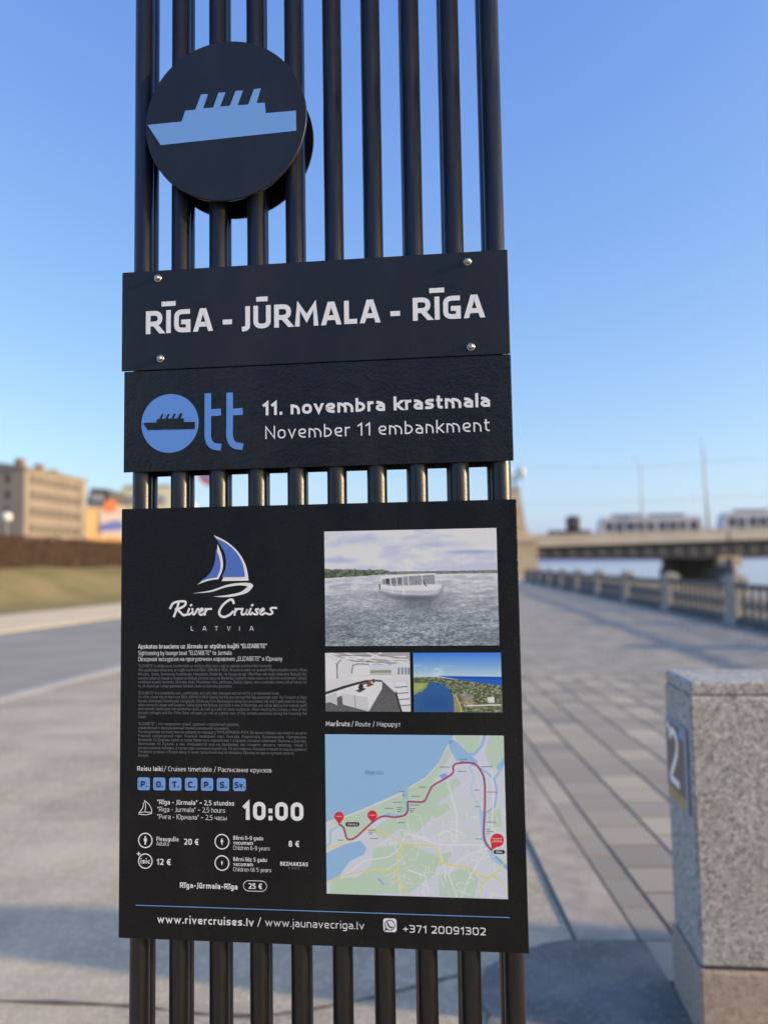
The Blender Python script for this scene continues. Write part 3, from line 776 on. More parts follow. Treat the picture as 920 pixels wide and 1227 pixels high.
for k in range(4): P.poly([(356 + k * 8, 184 + k * 28), (404 + k * 5, 180 + k * 28), (414 + k * 4, 200 + k * 28), (366 + k * 8, 204 + k * 28)], (246, 246, 248)); P.line([(360 + k * 8, 206 + k * 28), (414 + k * 4, 202 + k * 28)], (110, 110, 112), 4)
P.line([(362,230),(384,317)], (40,40,42), 7)
P.poly([(112,234),(255,178),(300,182),(232,254)], (238, 240, 242)); P.poly([(112,234),(118,286),(236,317),(232,254)], (214, 216, 219)); P.poly([(232,254),(300,182),(298,214),(246,300),(236,317)], (232, 234, 236)); P.line([(172,246),(176,302)], (130,132,134), 3)
P.poly([(176,222),(212,208),(226,214),(196,230)], (70,70,72)); P.poly(spline([(190,205),(197,190),(208,190),(213,204),(205,216),(194,215)], 4, True), (40, 42, 44)); P.poly([(224,200),(256,188),(262,194),(236,204)], (96,84,70)); P.poly(spline([(226,188),(234,179),(248,182),(250,194),(236,198)], 4, True), (150, 70, 48)); P.poly([(256,168),(266,168),(266,184),(256,184)], (46,46,50))
P.build('saloon_print', UV['p2'], M_PRINT, post_b, -.0004)
# aerial picture
P = Print(442, 46, 848, 320, 240, 160); X, Y = P.X, P.Y
tt_ = np.clip((Y - 46) / 110, 0, 1)[..., None]
P.C = np.array([60, 122, 215]) * (1 - tt_) + np.array([178, 206, 238]) * tt_
cl = fbm(X / 50, Y / 15, 4, 8); P.put(np.clip((cl - .42) * 3, 0, 1) * np.exp(-((Y - 130) / 20) ** 2) * np.clip((700 - X) / 200, 0, 1), (240, 244, 250))
P.poly([(560,154),(848,158),(848,200),(700,180)], (28, 92, 186)); P.poly([(560,154),(848,158),(848,170),(600,162)], (20, 76, 168), 2)
g = fbm(X / 9, Y / 6, 4, 12); land = [(442,158),(560,160),(700,178),(848,198),(848,320),(442,320)]
P.poly(land, (104, 116, 84))
lm = (P.C[..., 1] > P.C[..., 2])
P.put((lm & (g > .52)) * .8, (60, 76, 48)); P.put((lm & (g < .38)) * .7, (170, 164, 138)); P.put((lm & (vnoise(X / 4, Y / 4, 4) > .86) & (X > 640)) * .8, (214, 206, 194))
P.poly([(442,184),(512,186),(496,212),(442,240)], (140, 158, 84)); P.poly([(442,190),(500,190),(486,206),(442,226)], (168, 180, 110), 4, .6)
P.poly(spline([(510,182),(560,186),(596,204),(616,232),(626,262),(628,290),(624,320)], 5) + [(442,320),(442,242)] + spline([(442,242),(480,228),(506,206),(514,190)], 4), (42, 92, 150))
P.poly([(500,240),(600,250),(620,320),(470,320)], (30, 72, 130), 30, .5)
P.poly([(624,232),(646,260),(672,320),(628,320)], (160, 150, 100), 2, .8); P.line([(636,240),(652,280),(662,320)], (216, 190, 130), 4); P.line([(648,250),(680,320)], (110, 96, 84), 3)
P.poly([(656,236),(720,240),(716,300),(680,300)], (176, 160, 140), 6, .6); P.line([(690,290),(840,286)], (226, 220, 206), 6); P.poly([(780,252),(812,250),(814,276),(784,276)], (236, 234, 228)); P.poly([(684,232),(694,230),(696,250),(678,250)], (120, 132, 150))
P.lift = 1.4; P.build('aerial_print', UV['p3'], M_PRINT, post_b, -.0004)

# route map: crop coordinates warped to the true rectangle
P = Print(0, 0, 1, 1, 440, 386)
u0, u1, z1, z0 = UV['map']
UU, ZZ = np.meshgrid(np.linspace(u0, u1, P.nx), np.linspace(z1, z0, P.ny))
pp = np.array([0, SIGN_DIST, 0]) + UU[..., None] * _e + (ZZ[..., None] - EYE) * np.array([0, 0, 1.0])
dd = pp @ _w
P.X = (460 + F_PX * (pp @ _r) / dd - 380) * 3.833; P.Y = (613.5 - F_PX * (pp @ _u) / dd - 870) * 3.833; P.px = 2.0
X, Y = P.X, P.Y
SEA = (146, 186, 230); LAND = (206, 211, 222); GRN = (184, 208, 182); YEL = (232, 212, 128); WHT = (246, 248, 252)
P.C[:] = LAND
P.put(np.clip((fbm(X / 90, Y / 90, 3, 6) - .5) * 3, 0, .6), (200, 214, 206))
for poly in ([(30,440),(200,390),(390,310),(420,280),(520,200),(600,90),(628,110),(560,220),(510,290),(490,345),(420,345),(405,410),(300,410),(240,450),(150,520),(120,470),(60,445)],
             [(520,290),(640,235),(660,260),(600,320),(500,400),(400,460),(300,520),(250,480),(330,420),(415,410),(425,350),(490,345)], [(625,35),(750,35),(745,100),(700,130),(640,70)], [(790,40),(860,45),(860,150),(800,200),(770,120)],
             [(400,440),(520,340),(560,370),(500,450),(420,520),(380,500)], [(260,560),(420,540),(560,600),(540,680),(420,770),(60,770),(60,690),(180,700),(250,640)], [(560,680),(700,650),(740,700),(720,790),(560,780)], [(100,700),(250,690),(300,770),(60,775)], [(780,390),(840,380),(850,470),(790,470)], [(520,380),(600,350),(610,380),(540,430)], [(450,600),(620,580),(600,640),(470,650)]):
    P.poly(poly, GRN, 3, .85)
P.poly([(20,20),(640,20),(600,90),(560,170),(500,235),(420,280),(400,310),(390,300),(200,385),(120,415),(20,445)], SEA)
P.line([(640,30),(600,90),(560,170),(500,235),(424,282)], (238, 236, 210), 4, .8); P.line([(395,308),(200,390),(120,420),(36,448)], (238, 236, 210), 4, .7)
P.poly([(600,75),(625,60),(690,120),(740,165),(720,185),(680,165),(640,160),(612,110)], SEA); P.line([(770,40),(755,90),(720,130),(690,128)], SEA, 12); P.poly([(820,190),(858,140),(862,175),(838,210)], SEA)
P.line([(740,185),(810,240),(825,290),(815,370),(770,400)], (150,182,232), 8); P.line([(700,185),(720,240),(705,290),(740,360),(755,400)], (165,195,235), 5, .8); P.line([(850,180),(832,215),(815,240)], (150,182,232), 7)
P.poly([(400,270),(418,275),(416,400),(404,408),(398,340)], (158, 190, 214)); P.poly([(392,320),(412,320),(412,400),(380,395)], (160, 205, 190), 2, .7)
P.poly([(560,225),(590,215),(600,235),(575,248)], (130,165,230)); P.poly([(300,408),(330,398),(400,410),(340,420)], (150,185,235))
P.line([(30,560),(60,540),(60,480),(110,455)], (170,200,240), 12); P.poly([(30,590),(120,545),(200,525),(228,560),(215,590),(150,620),(100,690),(30,720)], (146, 186, 236)); P.poly([(275,700),(285,695),(312,728),(300,732)], (146,186,236))
P.poly([(745,380),(775,400),(775,520),(815,590),(880,640),(880,672),(800,610),(755,520)], (164, 196, 238)); P.line([(820,600),(880,660)], (110,150,210), 5)
rr = random.Random(3)
for i in range(150):
    x = rr.uniform(330, 860); y = 500 + 280 * rr.random(); y = y if rr.random() < .75 else rr.uniform(380, 520); a = rr.choice((.2, 1.2, 1.7, 2.6)) + rr.uniform(-.2, .2); L = rr.uniform(14, 60)
    P.line([(x, y), (x + L * math.cos(a), y + L * math.sin(a))], WHT, rr.choice((1.5, 2, 3)), .8)
for pl in ([(600,250),(610,300),(640,400),(640,540)], [(400,490),(560,545),(640,545),(760,545)], [(560,500),(600,480),(640,510),(620,545),(560,545),(560,500)], [(380,560),(410,490),(520,520)], [(110,700),(210,620),(330,600),(380,560)], [(480,770),(500,690),(420,660)], [(660,790),(700,690),(760,600),(780,560)], [(600,680),(650,620),(720,580),(780,560),(870,520)], [(560,560),(580,640),(610,700),(640,780)], [(800,200),(810,330),(800,470),(860,520)]):
    P.line(pl, WHT, 5, .95)
P.line(spline([(36,562),(120,535),(240,475),(330,500),(400,540),(520,550),(560,580),(580,630),(690,650),(760,690),(810,685),(878,600)], 5), YEL, 7)
P.line(spline([(40,725),(110,690),(240,662),(370,664)], 5), YEL, 6); P.line(spline([(400,540),(376,600),(372,680),(384,730),(410,772)], 5), YEL, 7); P.line([(800,680),(850,720),(875,770)], YEL, 7); P.line([(815,680),(760,720),(745,795)], YEL, 6)
route = spline([(102,450),(122,468),(134,510),(150,520),(180,508),(250,445),(300,415),(360,418),(402,408),(416,385),(416,350),(430,347),(488,346),(510,310),(530,275),(580,245),(622,215),(624,185),(645,171),(715,171),(750,205),(768,260),(768,400),(764,500),(776,540),(800,570)], 8)
P.line(route, (128, 118, 160), 9); P.line(route, (178, 46, 76), 5.5)
def pin(cx, tip, r, cy):
    P.poly([(cx - r * .93, cy + r * .35), (cx + r * .93, cy + r * .35), (tip[0], tip[1])], (206, 40, 54)); P.poly([(cx + r * math.cos(a * .2618), cy + r * math.sin(a * .2618)) for a in range(24)], (206, 40, 54))
pin(101, (102, 452), 22, 415); pin(253, (254, 443), 22, 409); pin(826, (800, 570), 31, 524)
for x0, x1, y in ((87, 115, 414), (240, 266, 409), (804, 848, 516), (808, 844, 524), (800, 852, 531)): P.line([(x0, y), (x1, y)], (244, 200, 204), 4, .8)
P.put(np.clip((11 - P.seg(140, 451, 184, 451)) / 2, 0, 1), (24, 24, 28)); P.put(np.clip((10 - P.seg(818, 578, 852, 578)) / 2, 0, 1), (24, 24, 28))
for x, y, L in ((613,68,16),(612,76,10),(672,152,30),(666,162,14),(586,188,44),(664,208,36),(778,186,48),(484,280,30),(733,294,20),(804,303,44),(452,322,38),(390,301,22),(396,312,10),(398,320,10),(368,350,36),(330,378,38),(378,374,20),(376,383,16),(376,392,16),(446,362,42),(438,379,24),(434,387,16),(434,395,12),(736,370,20),(386,443,32),(800,441,40),(252,478,34),(246,487,20),(246,495,12),(262,516,34),(786,475,14),(792,484,28),(784,492,12),(742,518,26),(108,524,22)):
    P.line([(x - L / 2, y), (x + L / 2, y)], (90, 100, 112), 3.4, .8)
P.build('route_map', UV['map'], M_PRINT, post_b, -.0004)
ink = Ink(); px_text(ink, 'Rīgas Līcis', 380 + 222 / 3.833, 870 + 220 / 3.833, 380 + 306 / 3.833, 4.4, weight=.6)
ink.build('map_lettering', mat('map grey', (.16, .22, .33), .4), post_b, -.0007)
ink = Ink(); px_text(ink, 'JŪRMALA', 380 + 139 / 3.833, 870 + 455 / 3.833, 380 + 186 / 3.833, 2.4, weight=.9)
ink.build('map_lettering', M_WHITE, post_b, -.0007)
ink = Ink(); px_text(ink, 'RĪGA', 380 + 821 / 3.833, 870 + 582 / 3.833, 380 + 849 / 3.833, 2.4, weight=1.0)
ink.build('map_lettering', M_WHITE, post_b, -.0007)
# ------------------------------------------------------------------ THE SETTING
def px_xy(x, Y):
    """world X of something seen at picture column x (near the horizon) and Y metres along the embankment"""
    return Y * ((x - 460) / F_PX - math.tan(HEAD))

M_ASPH = mat('old asphalt', (.3, .28, .26), .85); T = NT(M_ASPH); v = T.coord(1)
c0 = T.ramp(T.noise(v, .9, 5, .6), [(.34, (.37, .31, .215)), (.5, (.50, .42, .295)), (.66, (.63, .53, .38))])
c1 = T.mix(T.math('MULTIPLY', T.math('GREATER_THAN', T.voro(v, 48).outputs['Color'], .62), .38), c0, (.76, .64, .47))
stain = T.ramp(T.noise(v, 2.6, 4, .6), [(.60, (0, 0, 0)), (.72, (1, 1, 1))])
c2 = T.mix(T.math('MULTIPLY', stain, .28), c1, (.27, .25, .24))
w2 = T.noise(T.coord(1, vec=(.35, 1.3, 1)), 1.1, 6, .65)
c3 = T.mix(T.ramp(w2, [(.50, (0, 0, 0)), (.62, (.45, .45, .45))]), c2, (.34, .30, .245))
T.color(c3); T.bump(T.noise(v, 70, 5, .7), .9, .006)
M_ROAD = noisy('road asphalt', (.31, .275, .22), (.38, .34, .27), .5, .75, .25, 120, .003)
M_KERBLT = noisy('pale kerb stone', (.46, .42, .37), (.56, .51, .45), 3, .8)
M_SAND = noisy('sandy pavement', (.70, .56, .36), (.80, .65, .43), .6, .9)
M_GRASS = mat('dry grass', (.2, .17, .07), .95); T = NT(M_GRASS); v = T.coord(1)
g0 = T.ramp(T.noise(v, .45, 5, .6), [(.32, (.17, .15, .05)), (.5, (.25, .205, .08)), (.7, (.36, .26, .13))])
T.color(T.mix(T.math('MULTIPLY', T.noise(v, 14, 5), .5), g0, (.13, .12, .05))); T.bump(T.noise(v, 20, 5), .8, .05)

def sheet(name, pts, z, m, kind='structure'):
    o = py_mesh(name, [(x, y, z if np.isscalar(z) else z[i]) for i, (x, y) in enumerate(pts)], [tuple(range(len(pts)))], m)
    return tag(o, kind=kind)
QX = lambda Y: 6.39 + .0627 * Y          # inner foot of the balustrade
sheet('ground', [(-3500, -300), (QX(-300) + .7, -300), (QX(1400) + .7, 1400), (QX(1400), 4000), (-3500, 4000)], 0, M_ASPH)
RL = lambda c: (lambda Y: c + .15 * Y)
roadN, roadF, grassF, crest = RL(-6.0), RL(-12.15), RL(-16.93), RL(-23.0)
YA, YB = -60, 230
sheet('road', [(roadF(YA), YA), (roadN(YA), YA), (roadN(YB), YB), (roadF(YB), YB)], .004, M_ROAD)
# kerb along the near side of the road, and raised far pavement
def strip(name, f, w0, w1, z0, z1, m, y0=YA, y1=YB):
    bm = bmesh.new()
    P_ = [(f(y0) + w0, y0), (f(y0) + w1, y0), (f(y1) + w1, y1), (f(y1) + w0, y1)]
    add_prism(bm, P_, z0, z1, 'XY'); finish(bm); return bm_obj(name, bm, m)
kerb = tag(empty('road_kerb', (0, 0, 0)), 'pale stone kerb edging the near side of the grey road', 'kerb')
bm = bmesh.new(); add_prism(bm, [(0, 0), (.22, 0), (.22 + .15 * .98, .98), (.15 * .98, .98)], 0, .0065, 'XY'); finish(bm)
ks = bm_obj('kerb_stone', bm, M_KERBLT, kerb); ksm = ks.data
for i in range(60):
    o = ks if i == 0 else mesh_obj('kerb_stone', ksm, None, kerb)
    o.location = (roadN(i - 2) + .0, i - 2.0, 0)
tag(strip('far_pavement', roadF, -4.78, 0, 0, .022, M_SAND), kind='structure')
# grass bank
nx_, ny_ = 24, 90; V = []; Fc = []
for j in range(ny_ + 1):
    Y = YA + (YB - YA) * j / ny_
    for i in range(nx_ + 1):
        s_ = i / nx_; x = grassF(Y) - 22 * s_
        z = .03 + 1.62 * (1 - math.cos(math.pi * min(1, 22 * s_ / 6.0))) / 2 + .05 * math.sin(Y * .9 + i) * (0 < i)
        V.append((x, Y, z))
for j in range(ny_):
    for i in range(nx_):
        a = j * (nx_ + 1) + i; Fc.append((a + 1, a, a + nx_ + 1, a + nx_ + 2))
bank = py_mesh('grass_bank', V, Fc, M_GRASS, None, True); tag(bank, kind='structure')

# hedge: brown leafless twigs and dead leaves
M_HEDGE = mat('brown hedge leaves', (.10, .055, .03), .9); T = NT(M_HEDGE)
T.color(T.ramp(T.noise(T.coord(1), 1.3, 5, .7), [(.3, (.05, .026, .017)), (.55, (.085, .043, .026)), (.75, (.13, .07, .04))]))
M_TWIG = mat('hedge twig', (.06, .038, .028), .9)
hedge = tag(empty('clipped_hedge', (crest(40), 40, 1.6)), 'long clipped brown hedge along the top of the grass bank', 'hedge')
N = 60000; hy = rng.uniform(-24, 62, N); side = rng.random(N)
hd = np.where(side < .62, rng.uniform(-.12, .1, N), rng.uniform(-1.0, .1, N)); hz = np.where(side > .82, rng.uniform(1.35, 1.52, N), rng.uniform(0, 1.48, N))
hz = hz + .05 * np.sin(hy * 2.1) + .03 * np.sin(hy * 5.3); hx = .15 * hy + hd + .5
a = rng.uniform(0, 6.283, N); b = rng.uniform(0, 6.283, N); sz = rng.uniform(.035, .075, N)
d1 = np.stack([np.cos(a) * np.cos(b), np.sin(a) * np.cos(b), np.sin(b)], -1) * sz[:, None]
d2 = np.cross(d1, rng.normal(size=(N, 3))); d2 /= np.linalg.norm(d2, axis=1)[:, None]; d2 *= sz[:, None] * .7
c = np.stack([hx, hy, hz], -1)
VV = np.stack([c - d1, c + d2, c + d1], 1).reshape(-1, 3)
me = bpy.data.meshes.new('foliage'); me.from_pydata(VV.tolist(), [], np.arange(3 * N).reshape(-1, 3).tolist())
tag(mesh_obj('foliage', me, M_HEDGE, hedge), kind='stuff')
bm = bmesh.new(); add_prism(bm, [(-24 * .15 - .3, -24), (-24 * .15 + .42, -24), (62 * .15 + .42, 62), (62 * .15 - .3, 62)], -.15, 1.38, 'XY'); finish(bm)
bm_obj('twig_mass', bm, M_TWIG, hedge)

# paving
def slab_mat(name, objrand):
    m = mat(name, (.35, .33, .31), .85); T = NT(m); v = T.coord(1)
    stops = [(0, (.29, .25, .185)), (.2, (.50, .43, .31)), (.4, (.245, .222, .175)), (.6, (.38, .33, .25)), (.8, (.30, .255, .19)), (1, (.55, .47, .34))]
    if objrand:
        oi = T.n('ShaderNodeObjectInfo'); base = T.ramp(oi.outputs['Random'], stops); vv = T.coord(1)
    else:
        br = T.n('ShaderNodeTexBrick'); mp = T.n('ShaderNodeMapping'); tc = T.n('ShaderNodeTexCoord')
        mp.inputs['Rotation'].default_value = (0, 0, math.radians(90)); T.l(tc.outputs['Object'], mp.inputs[0])
        T.l(mp.outputs[0], br.inputs['Vector']); br.offset = .5
        br.inputs['Color1'].default_value = (.46, .395, .29, 1); br.inputs['Color2'].default_value = (.27, .24, .185, 1); br.inputs['Mortar'].default_value = (.22, .20, .18, 1)
        for k_, v_ in (('Scale', 1), ('Mortar Size', .011), ('Brick Width', .285), ('Row Height', .285), ('Bias', 0), ('Mortar Smooth', .2)): br.inputs[k_].default_value = v_
        base = br.outputs['Color']
    n1 = T.noise(v, 3, 5); c = T.mix(T.math('MULTIPLY', n1, .35), base, (.35, .31, .28))
    n2 = T.noise(v, 110, 3); T.color(T.mix(T.ramp(n2, [(.52, (0, 0, 0)), (.75, (.35, .35, .35))]), c, (.52, .49, .46)))
    T.bump(n2, .4, .002)
    return m
M_SLAB = slab_mat('concrete paver', True); M_PROM = slab_mat('promenade pavers', False)
M_BED = noisy('joint sand', (.075, .068, .06), (.12, .11, .10), 30, .95)
M_GRAN = mat('grey granite', (.4, .4, .4), .75); T = NT(M_GRAN); v = T.coord(1)
vo = T.voro(v, 110); n3 = T.noise(v, 44, 6, .75); n4 = T.noise(v, 5, 4)
cc_ = T.ramp(T.math('ADD', T.math('MULTIPLY', vo.outputs['Color'], .40), T.math('MULTIPLY', n3, .62)), [(.30, (.17, .16, .145)), (.42, (.34, .33, .30)), (.55, (.475, .46, .425)), (.70, (.66, .64, .60))])
T.color(T.mix(T.ramp(n4, [(.46, (.08, .08, .08)), (.70, (.5, .5, .5))]), cc_, (.33, .31, .27))); T.bump(n3, .6, .006)
M_PINK = mat('pink granite', (.4, .33, .29), .8); T = NT(M_PINK); v = T.coord(1)
n3 = T.noise(v, 60, 5, .7); T.color(T.mix(T.math('MULTIPLY', T.noise(v, 3.5, 4), .5), T.ramp(n3, [(.3, (.27, .205, .16)), (.5, (.46, .36, .285)), (.7, (.62, .50, .40))]), (.32, .28, .25))); T.bump(n3, .5, .004)
SX0, SY0, SP = 1.04, 2.76, .285
NCOL, NROW = 10, 26
SX1, SY1 = SX0 + NCOL * SP, SY0 + NROW * SP
K2 = .90
far = py_mesh('promenade', [(SX0 - .14, SY1 - .16, .010), (SX1, SY1 - .16, .010), (SX1, SY0 - 12, .010), (QX(SY0 - 12), SY0 - 12, .010), (QX(900), 900, .010), (SX0 - .14, 900, .010)], [(0, 1, 2, 3, 4, 5)], M_PROM)
tag(far, kind='structure')
pav = sheet('paving', [(K2, SY0 - .3), (SX1, SY0 - .3), (SX1, SY1), (K2, SY1)], .0085, M_BED)
bm = bmesh.new(); add_box(bm, .0075, SP - .0075, .009, SP - .009, 0, .0105, .003)
pv0 = bm_obj('paver', bm, M_SLAB, pav); pm = pv0.data
bm = bmesh.new(); add_box(bm, .004, .1325, .004, SP - .004, 0, .0105, .003)
ph0 = bm_obj('paver', bm, M_SLAB, pav); phm = ph0.data
f1 = f2 = True
for i in range(-1, NCOL):
    for j in range(NROW):
        if i < 0: o = ph0 if f2 else mesh_obj('paver', phm, None, pav); f2 = False; x = SX0 - .14
        else: o = pv0 if f1 else mesh_obj('paver', pm, None, pav); f1 = False; x = SX0 + i * SP
        o.location = (x, SY0 + j * SP + (.0 if i % 2 else -.14), .003 + random.uniform(0, .0012))
# granite edging stones between the asphalt and the pavers
edg = tag(empty('granite_edging', (.66, 3.05, 0)), 'sandy granite edging slabs between the asphalt and the promenade pavers', 'edging')
bm = bmesh.new(); add_box(bm, .004, .236, .005, 1.195, 0, .013, .003)
M_EDGE = noisy('edging granite', (.36, .30, .235), (.54, .46, .36), 7, .85, .5, 60, .004)
e0 = bm_obj('edging_stone', bm, M_EDGE, edg)
for i in range(24):
    o = e0 if i == 0 else mesh_obj('edging_stone', e0.data, None, edg)
    o.location = (0, (i - 1) * 1.2 + .0, random.uniform(0, .001))
tag(sheet('edging_joint', [(.655, 1.0), (.905, 1.0), (.905, 33), (.655, 33)], .0025, M_BED), kind='structure')
# old seam between two castings of the asphalt (world coordinates)
M_SEAM = noisy('dark seam', (.09, .08, .07), (.17, .15, .13), 20, .95)
seam = spline([(-3.2, 2.75), (-1.9, 2.70), (-1.37, 2.69), (-.91, 2.655), (-.69, 2.61), (-.42, 2.60), (-.1, 2.70), (.12, 2.80), (.30, 2.88), (.46, 3.0), (.56, 3.055), (.655, 3.07)], 5)
V = []; Fc = []
for i, (x, y) in enumerate(seam):
    w_ = .007 + .004 * math.sin(i * 1.7) + .002 * math.sin(i * .6)
    V += [(x, y - w_, .0035), (x, y + w_, .0035)]
    if i: Fc.append((2 * i - 2, 2 * i, 2 * i + 1, 2 * i - 1))
tag(py_mesh('asphalt_seam', V, Fc, M_SEAM), kind='structure')

# dark worn asphalt patch beside the parapet; over the edging it paints its shadow
M_PATCH = mat('dark asphalt with shade', (.15, .14, .13), .8); T = NT(M_PATCH); v = T.coord(1)
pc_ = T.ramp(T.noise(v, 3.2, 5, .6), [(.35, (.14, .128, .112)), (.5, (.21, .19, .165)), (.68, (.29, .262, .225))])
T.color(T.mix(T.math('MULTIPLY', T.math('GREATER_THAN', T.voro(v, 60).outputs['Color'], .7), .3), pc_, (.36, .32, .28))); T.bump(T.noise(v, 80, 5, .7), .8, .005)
rp = random.Random(11)
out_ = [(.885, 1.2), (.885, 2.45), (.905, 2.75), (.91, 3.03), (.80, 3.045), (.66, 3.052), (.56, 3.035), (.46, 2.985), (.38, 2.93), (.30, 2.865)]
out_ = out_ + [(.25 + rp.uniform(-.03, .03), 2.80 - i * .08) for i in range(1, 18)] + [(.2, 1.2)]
bm = bmesh.new(); add_prism(bm, out_, .001, .0175, 'XY'); finish(bm); tag(bm_obj('asphalt_shade_patch', bm, M_PATCH), kind='structure')

# granite parapet block with number plate
par = tag(empty('granite_parapet', (.884, 2.41, 0), math.radians(-5.0)), 'speckled grey granite parapet block carrying the number two plate, at the right edge', 'parapet')
BX0, BY0, BY1 = .005, .0, .30
bm = bmesh.new()
# block with slightly uneven arrises
nseg = 40
add_box(bm, BX0, 2.9, BY0, BY1, .237, 1.035, .008, 2)
blk = bm_obj('block', bm, M_GRAN, par)
bm = bmesh.new(); add_box(bm, BX0 + .003, 2.9, BY0 + .003, BY1 - .003, 1.036, 1.078, .009, 2)
bm_obj('coping', bm, M_GRAN, par)
bm = bmesh.new(); add_box(bm, BX0 - .006, 2.9, BY0 - .006, BY1 + .02, -.02, .226, .008, 2)
bm_obj('base_course', bm, M_PINK, par)
bm = bmesh.new(); add_box(bm, BX0 + .012, 2.89, BY0 + .012, BY1 - .012, .225, .2375)
bm_obj('mortar_joint', bm, M_SEAM, par)
M_PLATE = noisy('number plate enamel', (.075, .06, .065), (.10, .085, .09), 8, .35, .05)
plate = box('number_plate', BX0 - .008, BX0 - .001, .035, .275, .665, .925, mat('plate frame', (.32, .34, .42), .4), par, .002)
def plate_poly(name, yz, m, lift): # y measured from the far edge to the near edge
    return py_mesh(name, [(BX0 - .008 - lift, y, z) for y, z in yz], [tuple(range(len(yz)))], m, plate)
plate_poly('plate_field', [(.268, .705), (.058, .705), (.058, .918), (.268, .918)], M_PLATE, .0004)
plate_poly('gold_band', [(.268, .672), (.058, .672), (.058, .704), (.268, .704)], mat('plate gold', (.45, .30, .07), .4), .0004)
plate_poly('blue_badge', [(.105, .885), (.064, .885), (.064, .915), (.105, .915)], M_BLUE, .0008)
plate_poly('white_badge', [(.255, .89), (.225, .885), (.225, .905), (.24, .914), (.255, .91)], M_WHITE, .0008)
num = Ink()
num.ribbon(spline([(-.055, .86), (-.045, .884), (-.01, .892), (.025, .875), (.028, .840), (.0, .80), (-.035, .765), (-.058, .738), (-.058, .727)], 5), .026, cap=False)
num.ribbon([(-.066, .732), (.045, .732)], .024, cap=False)
py_mesh('numeral', [(BX0 - .0092 - d, .165 - a_, b_) for a_, b_, d in num.v], [tuple(f) for f in num.f], M_WHITE, plate)
# dark patch in the corner by the parapet
# ------------------------------------------------------------------ balustrade along the quay
M_POST_ST = noisy('weathered granite', (.22, .205, .185), (.36, .33, .29), 2.2, .85, .5, 30, .01)
M_PIERS = noisy('balustrade granite', (.34, .30, .25), (.50, .45, .38), 2.2, .85, .5, 30, .01)
M_IRON = noisy('cast stone baluster', (.15, .14, .13), (.26, .24, .22), 3, .8, .3, 40, .006)
M_RAIL = noisy('dark rail stone', (.09, .085, .085), (.15, .145, .14), 1.5, .8, .3, 20, .006)
bal = tag(empty('quay_balustrade', (QX(17.7), 17.7, 0), -math.atan(.0627)), 'grey stone balustrade with square posts and turned balusters along the river edge', 'balustrade')
bm = bmesh.new()
add_box(bm, -.02, .36, -.36, .36, .0, .16, .012); add_box(bm, .02, .32, -.32, .32, .16, .94, .012); add_box(bm, -.02, .36, -.36, .36, .94, 1.06, .02)
add_box(bm, .05, .29, -.28, .28, 1.06, 1.12, .02)
bp = bm_obj('post', bm, M_PIERS, bal)
BAY = 5.2
bm = bmesh.new(); add_box(bm, .04, .30, .365, BAY - .365, .0, .20, .01); bpl = bm_obj('plinth', bm, M_RAIL, bal)
bm = bmesh.new(); add_box(bm, .09, .25, .325, BAY - .325, .84, .92, .015); brl = bm_obj('rail', bm, M_RAIL, bal)
bm = bmesh.new(); add_lathe(bm, [(.085, .20), (.085, .25), (.05, .28), (.075, .36), (.10, .46), (.085, .56), (.045, .68), (.04, .74), (.065, .78), (.045, .79), (.085, .82), (.085, .84)], (.17, 0, 0), 12); finish(bm)
bbl = bm_obj('baluster', bm, M_IRON, bal)
NB = 11; first = True
for b_ in range(-4, 9):
    y0 = b_ * BAY
    for src, n_ in ((bp, 'post'), (bpl, 'plinth'), (brl, 'rail')):
        o = src if first else mesh_obj(n_, src.data, None, bal); o.location = (0, y0, 0)
    for k in range(NB):
        o = bbl if first else mesh_obj('baluster', bbl.data, None, bal); first = False
        o.location = (0, y0 + .365 + (BAY - .73) * (k + .5) / NB, 0)
# quay wall
bm = bmesh.new(); add_prism(bm, [(QX(-300) + .45, -300), (QX(-300) + .75, -300), (QX(900) + .75, 900), (QX(900) + .45, 900)], -3.4, -.012, 'XY'); finish(bm)
tag(bm_obj('quay_wall', bm, M_POST_ST), 'long granite quay wall dropping from the balustrade to the river', 'wall')
# river
M_WATER = mat('river water', (.16, .20, .24), .12); T = NT(M_WATER); v = T.coord(1)
T.bump(T.noise(v, 1.1, 6, .65), .35, .12)
sheet('river', [(-300, -600), (5000, -600), (5000, 9000), (-300, 9000)], -2.8, M_WATER)

# ------------------------------------------------------------------ bridge over the river
M_FASC = noisy('bridge concrete', (.47, .41, .33), (.58, .51, .42), .35, .85, .2, 3, .02)
M_GIRD = noisy('bridge girder paint', (.04, .04, .042), (.065, .065, .065), .4, .7, .2, 5, .02)
M_STIF = noisy('girder stiffener', (.065, .065, .065), (.10, .095, .095), .4, .7, .0)
M_PIER = noisy('pier stone', (.13, .125, .12), (.24, .225, .20), .25, .9, .4, 3, .03)
M_TAN = noisy('tan pier stone', (.42, .28, .15), (.56, .47, .36), .6, .9, .3, 3, .02)  # warmer, lighter tan than the shafts, for the pier heads
BYN, BYF = 110.0, 135.0
top = lambda X: 5.50 + (X - 20) * .0165
bot = lambda X: 2.2 - (X - 20) * .017 if X < 50 else 1.69 + (X - 50) * .012
bridge = tag(empty('river_bridge', (20, BYN, 0)), 'long concrete road bridge with dark girders crossing the river in the distance', 'bridge')
loc = lambda pts: [(x - 20, z) for x, z in pts]
def bprism(name, pts, y0, y1, m):
    bm = bmesh.new(); add_prism(bm, loc(pts), y0 - BYN, y1 - BYN, 'XZ'); finish(bm); return bm_obj(name, bm, m, bridge)
XS = (-6, 46.9, 47.25, 90, 90.35, 170)
